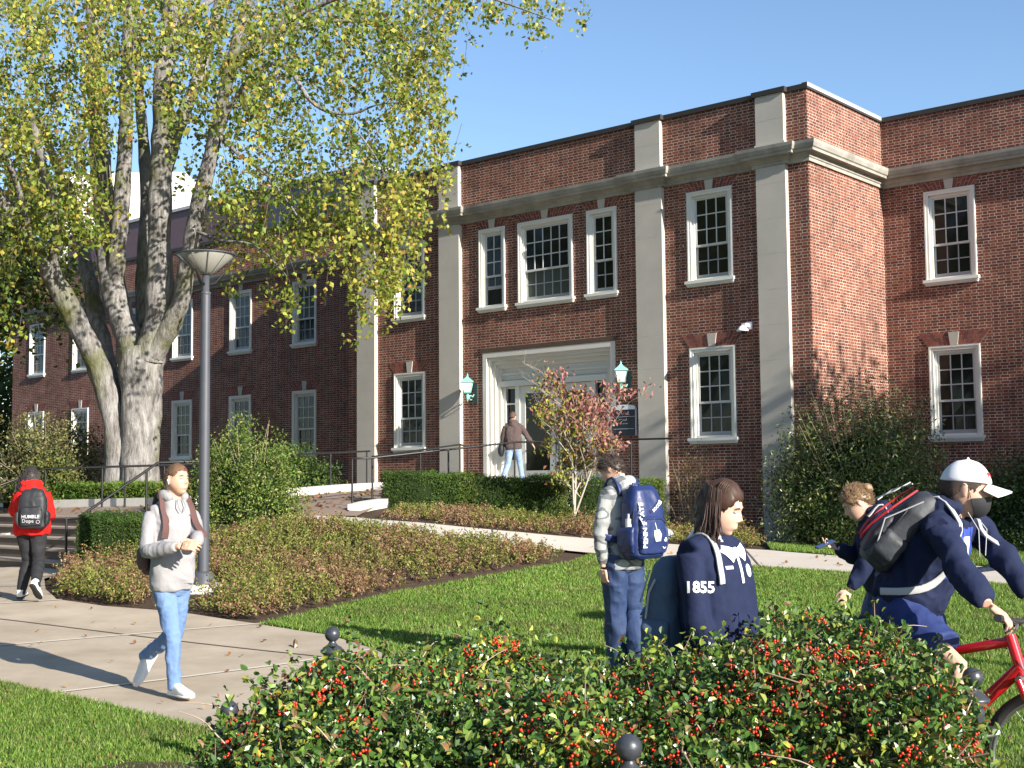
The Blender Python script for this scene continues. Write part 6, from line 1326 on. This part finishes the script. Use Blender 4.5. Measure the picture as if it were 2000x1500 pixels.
# wall lanterns
VERD=mat('verdigris',(.16,.42,.36),.6,noise=(14,1.5,(.24,.52,.45))); FROST=mat('frosted_glass',(.62,.68,.68),.35)
def lantern(xl,label):
    p=local(xl,-.34,0); r=empty('wall_lantern',(p.x,p.y,3.93),ROT,label=label,cat='wall lantern',group='green wall lanterns flanking the entrance')
    q=Matrix.Rotation(math.pi/4*0+math.radians(40),4,'Z')
    def fr(mb,h0,z0,h1,z1):
        a=[q@V3(sx*h0,sy*h0,z0) for sx,sy in ((-1,-1),(1,-1),(1,1),(-1,1))]; b_=[q@V3(sx*h1,sy*h1,z1) for sx,sy in ((-1,-1),(1,-1),(1,1),(-1,1))]
        for i in range(4): mb.quad([a[i],a[(i+1)%4],b_[(i+1)%4],b_[i]])
        return a,b_
    m=MB(); fr(m,.082,.0,.135,.25); m.build('glass',FROST,r)
    m=MB(); a,b_=fr(m,.165,.25,.16,.275); m.quad(a[::-1]); fr(m,.16,.275,.05,.37); fr(m,.05,.37,.035,.40); m.lathe([(.035,.40),(.018,.42),(.028,.445),(.012,.47),(.001,.50)],8); m.build('roof',VERD,r)
    m=MB()
    for sx,sy in ((-1,-1),(1,-1),(1,1),(-1,1)): m.tube([q@V3(sx*.084,sy*.084,-.005),q@V3(sx*.137,sy*.137,.25)],.008,5)
    fr(m,.09,-.02,.09,.0); a,b_=fr(m,.09,-.02,.05,-.05); m.build('frame',VERD,r)
    m=MB(); m.lathe([(.05,-.05),(.03,-.07),(.045,-.09),(.045,-.18),(.02,-.21),(.015,-.25),(.001,-.26)],10); m.tube([(0,.02,-.10),(0,.12,-.09),(0,.2,-.12),(0,.25,-.06)],.018,6)
    m.tube([V3(0,.13+.055*math.cos(t),-.15+.055*math.sin(t)) for t in np.linspace(.5,5.5,12)],.012,5); m.build('bracket',VERD,r)
    m=MB(); m.box(-.07,.07,.315,.338,-.30,.22); m.build('back_plate',mat('dark_verdigris',(.03,.075,.075),.7),r); return r
lantern(-3.19,'verdigris green wall lantern right of the entrance, above the dark sign'); lantern(-8.12,'verdigris green wall lantern on the brick left of the entrance')
# sign
sg=empty('building_sign',tuple(local(-3.32,-.02,2.65)),ROT,label='dark blue building name sign with white arched top right of the doors',cat='sign')
m=MB(); m.box(-.345,.345,-.06,0,0,.62); m.build('panel',mat('sign_navy',(.012,.02,.035),.4),sg)
m=MB(); rg=[]
n_=14
for i in range(n_+1):
    x=-.345+.69*i/n_; rg.append([(x,-.065,.622),(x,-.065,.64+.10*math.sqrt(max(0,1-(x/.40)**2))),(x,0,.64+.10*math.sqrt(max(0,1-(x/.40)**2))),(x,0,.622)])
m.grid(rg,sm=False,closev=True,flip=True); m.build('header',mat('sign_white',(.75,.76,.8),.5),sg)
m=MB(); m.box(.345,.352,-.065,0,0,.62); m.box(-.30,.30,-.0635,-.0612,.16,.167); m.box(-.345,.345,-.0635,-.0612,.45,.456); m.build('trim',mat('sign_white',(.75,.76,.8),.5),sg)
m=MB(); m.lathe([(0.001,-.0),(.03,0),(.03,.004),(0.001,.004)],12); 
e_=m.build('emblem',mat('sign_dark_mark',(.03,.04,.07),.5),sg); e_.rotation_euler.x=math.pi/2; e_.location=(0,-.066,.685)
for t,sz,x,z in (('HALL',.085,.08,.52),('Office',.045,.02,.37),('Undergraduate Program',.032,-.02,.29)):
    o=decal(t,sz,(x,-.063,z),(1,0,0),(0,0,1),None,mat('sign_letter',(.55,.55,.58),.6),sg,'lettering')
# security camera
sc_=empty('security_camera',tuple(local(.12,-.02,4.86)),ROT,label='white dome security camera on the brick beside the right pilaster',cat='camera')
m=MB(); m.box(-.07,.07,-.06,0,.05,.22); m.box(-.06,.04,-.26,-.06,.10,.17); m.build('mount',mat('camera_white',(.78,.78,.82),.4),sc_)
m=MB(); m.lathe([(.04,.12),(.07,.10),(.13,.03),(.135,.0),(.0,0)],16,c=(-.05,-.24,0)); m.build('housing',mat('camera_white',(.78,.78,.82),.4),sc_)
m=MB(); m.ball((-.05,-.24,0),.06,12); m.build('dome',mat('camera_dome',(.02,.02,.02),.1),sc_)
# bollards and chain
BOL=mat('graphite_paint',(.055,.06,.07),.35,metal=.2,spec=.6,noise=(12,1,(.04,.045,.055)),bump=(80,.25,.003))
def bollard(x,y,label,zc=.83,sc=1):
    z0=gz(x,y); r=empty('bollard',(x,y,z0),label=label,cat='bollard',group='ball-topped iron bollards round the berry hedge'); h=zc-z0
    m=MB(); m.lathe([(a*sc,h-b_*sc) for a,b_ in ((.055,(h+.1)/sc),(.055,(h-.12)/sc),(.05,(h-.14)/sc),(.043,(h-.16)/sc),(.036,.16),(.040,.15),(.040,.13),(.036,.12),(.036,.115),(.052,.10),(.062,.09),(.062,.08),(.052,.075),(.047,.066),(.030,.058),(.020,.045),(.017,.038),(.017,.03))],24)
    for k in range(8):
        a=k*math.pi/4; m.tube([(math.cos(a)*.042*sc,math.sin(a)*.042*sc,.18),(math.cos(a)*.036*sc,math.sin(a)*.036*sc,h-.18*sc)],.005,5)
    m.build('post',BOL,r); m=MB(); m.ball((0,0,h),.040*sc,24); m.build('ball',BOL,r); return r
bollard(-.62*4.5/2.8,4.55,'ball-topped bollard half hidden in leaves at the left end of the berry hedge',sc=.8); bollard(-.945,6.75,'ball-topped bollard behind the berry hedge, in front of the paving corner')
bollard(.335,3.86,'ball-topped bollard in front of the berry hedge at the bottom edge'); bollard(1.80,5.12,'ball-topped bollard between the berry hedge and the bicycle')
def chain(a,b_,sag,label):
    a=V3(*a);b_=V3(*b_); n=int((b_-a).length/.034); r=empty('chain',tuple(a),label=label,cat='chain'); m=MB(); pts=[a.lerp(b_,t/n)-V3(0,0,sag*4*(t/n)*(1-t/n))-a for t in range(n+1)]
    for i in range(n):
        d=(pts[i+1]-pts[i]).normalized(); u=d.cross(V3(0,0,1)).normalized(); u=u if i%2 else u.cross(d).normalized(); c=(pts[i]+pts[i+1])/2
        m.tube([c+d*math.cos(t)*.024+u*math.sin(t)*.011 for t in np.linspace(0,6.283,11)],.0032,4,cap=False)
    m.build('links',mat('galvanised_chain',(.16,.17,.19),.4,metal=.6),r)
chain((-.996,4.55,.70),(-1.75,3.55,.55),.16,'iron chain hanging from the left bollard over the grass at bottom left')
chain((-3.3,5.4,.30),(-1.9,4.2,.30),.12,'short chain crossing the bottom left corner of the grass') if 0 else None
tag(polysheet('bare_soil',[(-2.55,7.25),(-2.2,7.55),(-1.85,7.5),(-1.7,7.2),(-1.9,6.6),(-2.4,6.6)],SOIL,.03,kind='structure'))
# clear plastic bag of litter by the wall
m=MB(); m.ball((0,0,.09),1,14,sx=.22,sy=.15,sz=.12); lb=remesh(m,'plastic_bag',mat('grey_plastic',(.35,.38,.43),.25,spec=.6),None,.012,1,.012,9,3); lb.location=(2.62,22.9,gz(2.62,22.9)+.0); tag(lb,'crumpled grey plastic bag lying in the bed beside the sidewalk','bag')
# ---- red bicycle
J=F3.J; f3=Vector((.76,-.65,0)).normalized(); wR=Matrix.Rotation(F3.rot,4,'Z'); base3=F3.base
sad=base3+wR@J['pelvis']; gz3=gz(sad.x,sad.y)
org=Vector((sad.x,sad.y,gz3))+f3*.055+Vector((0,0,.02))
bk_=empty('bicycle',tuple(org),math.atan2(f3.y,f3.x),label='red bicycle under the young man in the white cap at the right edge',cat='bicycle')
RP=mat('red_bike_paint',(.50,.010,.016),.22,spec=.6,coat=.6); BT=mat('tyre_rubber',(.018,.018,.018),.75); AL=mat('brushed_metal',(.45,.46,.48),.35,metal=.9)
BBp=V3(0,0,.29); ST_=V3(-.15,0,.78); HT=V3(.43,0,.90); HB=V3(.475,0,.74); RH=V3(-.44,0,.345); FH=V3(.62,0,.345)
def tb(m,a,b_,r0,r1=None,n=10): m.tube([a,a.lerp(b_,.5),b_],[r0,((r0+(r1 or r0))/2),r1 or r0],n)
m=MB(); tb(m,BBp,ST_,.017); tb(m,ST_-V3(0,0,.05),HT-V3(0,0,.03),.019,.024); tb(m,BBp,HB+V3(0,0,.02),.026,.030); tb(m,HB-(HT-HB)*.1,HT,.026)
for s in (-1,1): tb(m,BBp+V3(0,s*.03,0),RH+V3(0,s*.06,0),.010); tb(m,ST_-V3(0,-s*.015,.06),RH+V3(0,s*.06,0),.008)
m.build('frame',RP,bk_)
m=MB(); 
for s in (-1,1): tb(m,HB+V3(.005,s*.055,-.03),FH.lerp(HB,.55)+V3(0,s*.06,0),.017)
m.build('fork',mat('red_bike_paint',(0,0,0)),bk_)
m=MB()
for s in (-1,1): tb(m,FH.lerp(HB,.6)+V3(0,s*.06,0),FH+V3(0,s*.06,0),.012)
m.tube([HB+V3(.005,-.055,-.03),HB+V3(.005,.055,-.03)],.016,8); m.build('fork_legs',AL,bk_)
def wheel(c):
    m=MB(); n=48; R_=.335; t_=.024
    m.grid([[c+V3(math.cos(2*math.pi*i/n)*(R_-t_+t_*math.cos(a)),t_*math.sin(a),math.sin(2*math.pi*i/n)*(R_-t_+t_*math.cos(a))) for a in np.linspace(0,2*math.pi,11)[:-1]] for i in range(n)],closeu=True,closev=True)
    w_=m.build('wheel',BT,bk_)
    m=MB(); m.grid([[c+V3(math.cos(2*math.pi*i/n)*rr,yy,math.sin(2*math.pi*i/n)*rr) for rr,yy in ((.292,-.011),(.276,-.009),(.276,.009),(.292,.011))] for i in range(n)],closeu=True,closev=True); m.build('rim',AL,w_)
    m=MB()
    for i in range(28):
        a=2*math.pi*i/28; m.tube([c+V3(0,.025*(-1)**i,0),c+V3(math.cos(a)*.28,0,math.sin(a)*.28)],.0012,3,cap=False)
    m.build('spokes',AL,w_); m=MB(); m.tube([c+V3(0,-.05,0),c+V3(0,.05,0)],.022,10); m.build('hub',AL,w_)
wheel(RH); wheel(FH)
Mi=bk_.matrix_world.inverted() if 0 else (Matrix.Translation(org)@Matrix.Rotation(math.atan2(f3.y,f3.x),4,'Z')).inverted()
hR=Mi@(base3+wR@(J['wrR']+(F3.Ri@V3(.055,-.02,-.060)))); hL=Mi@(base3+wR@(J['wrL']+(F3.Ri@V3(.055,-.01,-.060))))
mid=HT+V3(.05,0,.06); m=MB(); tb(m,HT,HT+V3(-.012,0,.05),.018); tb(m,HT+V3(-.01,0,.045),mid,.018); m.build('stem',BSOLE,bk_)
m=MB(); m.tube([hR+(hR-mid)*.12,hR,mid.lerp(hR,.35)+V3(0,0,.0),mid,mid.lerp(hL,.35),hL,hL+(hL-mid)*.12],.0125,10); m.build('handlebar',BSOLE,bk_)
for hh,s in ((hR,-1),(hL,1)):
    d=(hh-mid).normalized(); m=MB(); m.tube([hh-d*.05,hh+d*.09],.017,10); m.build('grip',BSOLE,bk_)
    m=MB(); m.tube([hh-d*.07,hh-d*.06+V3(.05,0,-.02),hh+d*.04+V3(.06,0,-.045)],.006,6); m.build('brake_lever',AL,bk_)
m=MB(); m.tube([hR+V3(.03,.04,0),mid+V3(.12,-.08,.02),HB+V3(.09,-.02,.02),HB+V3(.03,-.03,-.08)],.003,5); m.tube([hL+V3(.03,-.04,0),mid+V3(.14,.08,.0),HT+V3(.06,.03,-.1),ST_.lerp(HT,.8)],.003,5); m.build('cable',BSOLE,bk_)
m=MB(); loft(m,[(V3(-.30,0,.925),.065,.02),(V3(-.22,0,.93),.07,.022),(V3(-.12,0,.93),.035,.018),(V3(-.02,0,.925),.018,.012)],V3(0,1,0),14); m.build('saddle',BSOLE,bk_); m=MB(); tb(m,ST_-V3(0,0,.02),V3(-.175,0,.92),.013); m.build('seat_post',AL,bk_)
m=MB(); m.tube([BBp+V3(0,-.07,0),BBp+V3(.14,-.08,.06)],.010,8); m.tube([BBp+V3(0,.07,0),BBp+V3(-.14,.08,-.06)],.010,8); m.tube([BBp+V3(0,-.06,0),BBp+V3(0,.06,0)],.02,10); m.build('crank',AL,bk_)
m=MB(); m.grid([[BBp+V3(math.cos(2*math.pi*i/32)*rr,-.05,math.sin(2*math.pi*i/32)*rr) for rr in (.07,.095)] for i in range(32)],closeu=True); m.build('chainring',BSOLE,bk_)
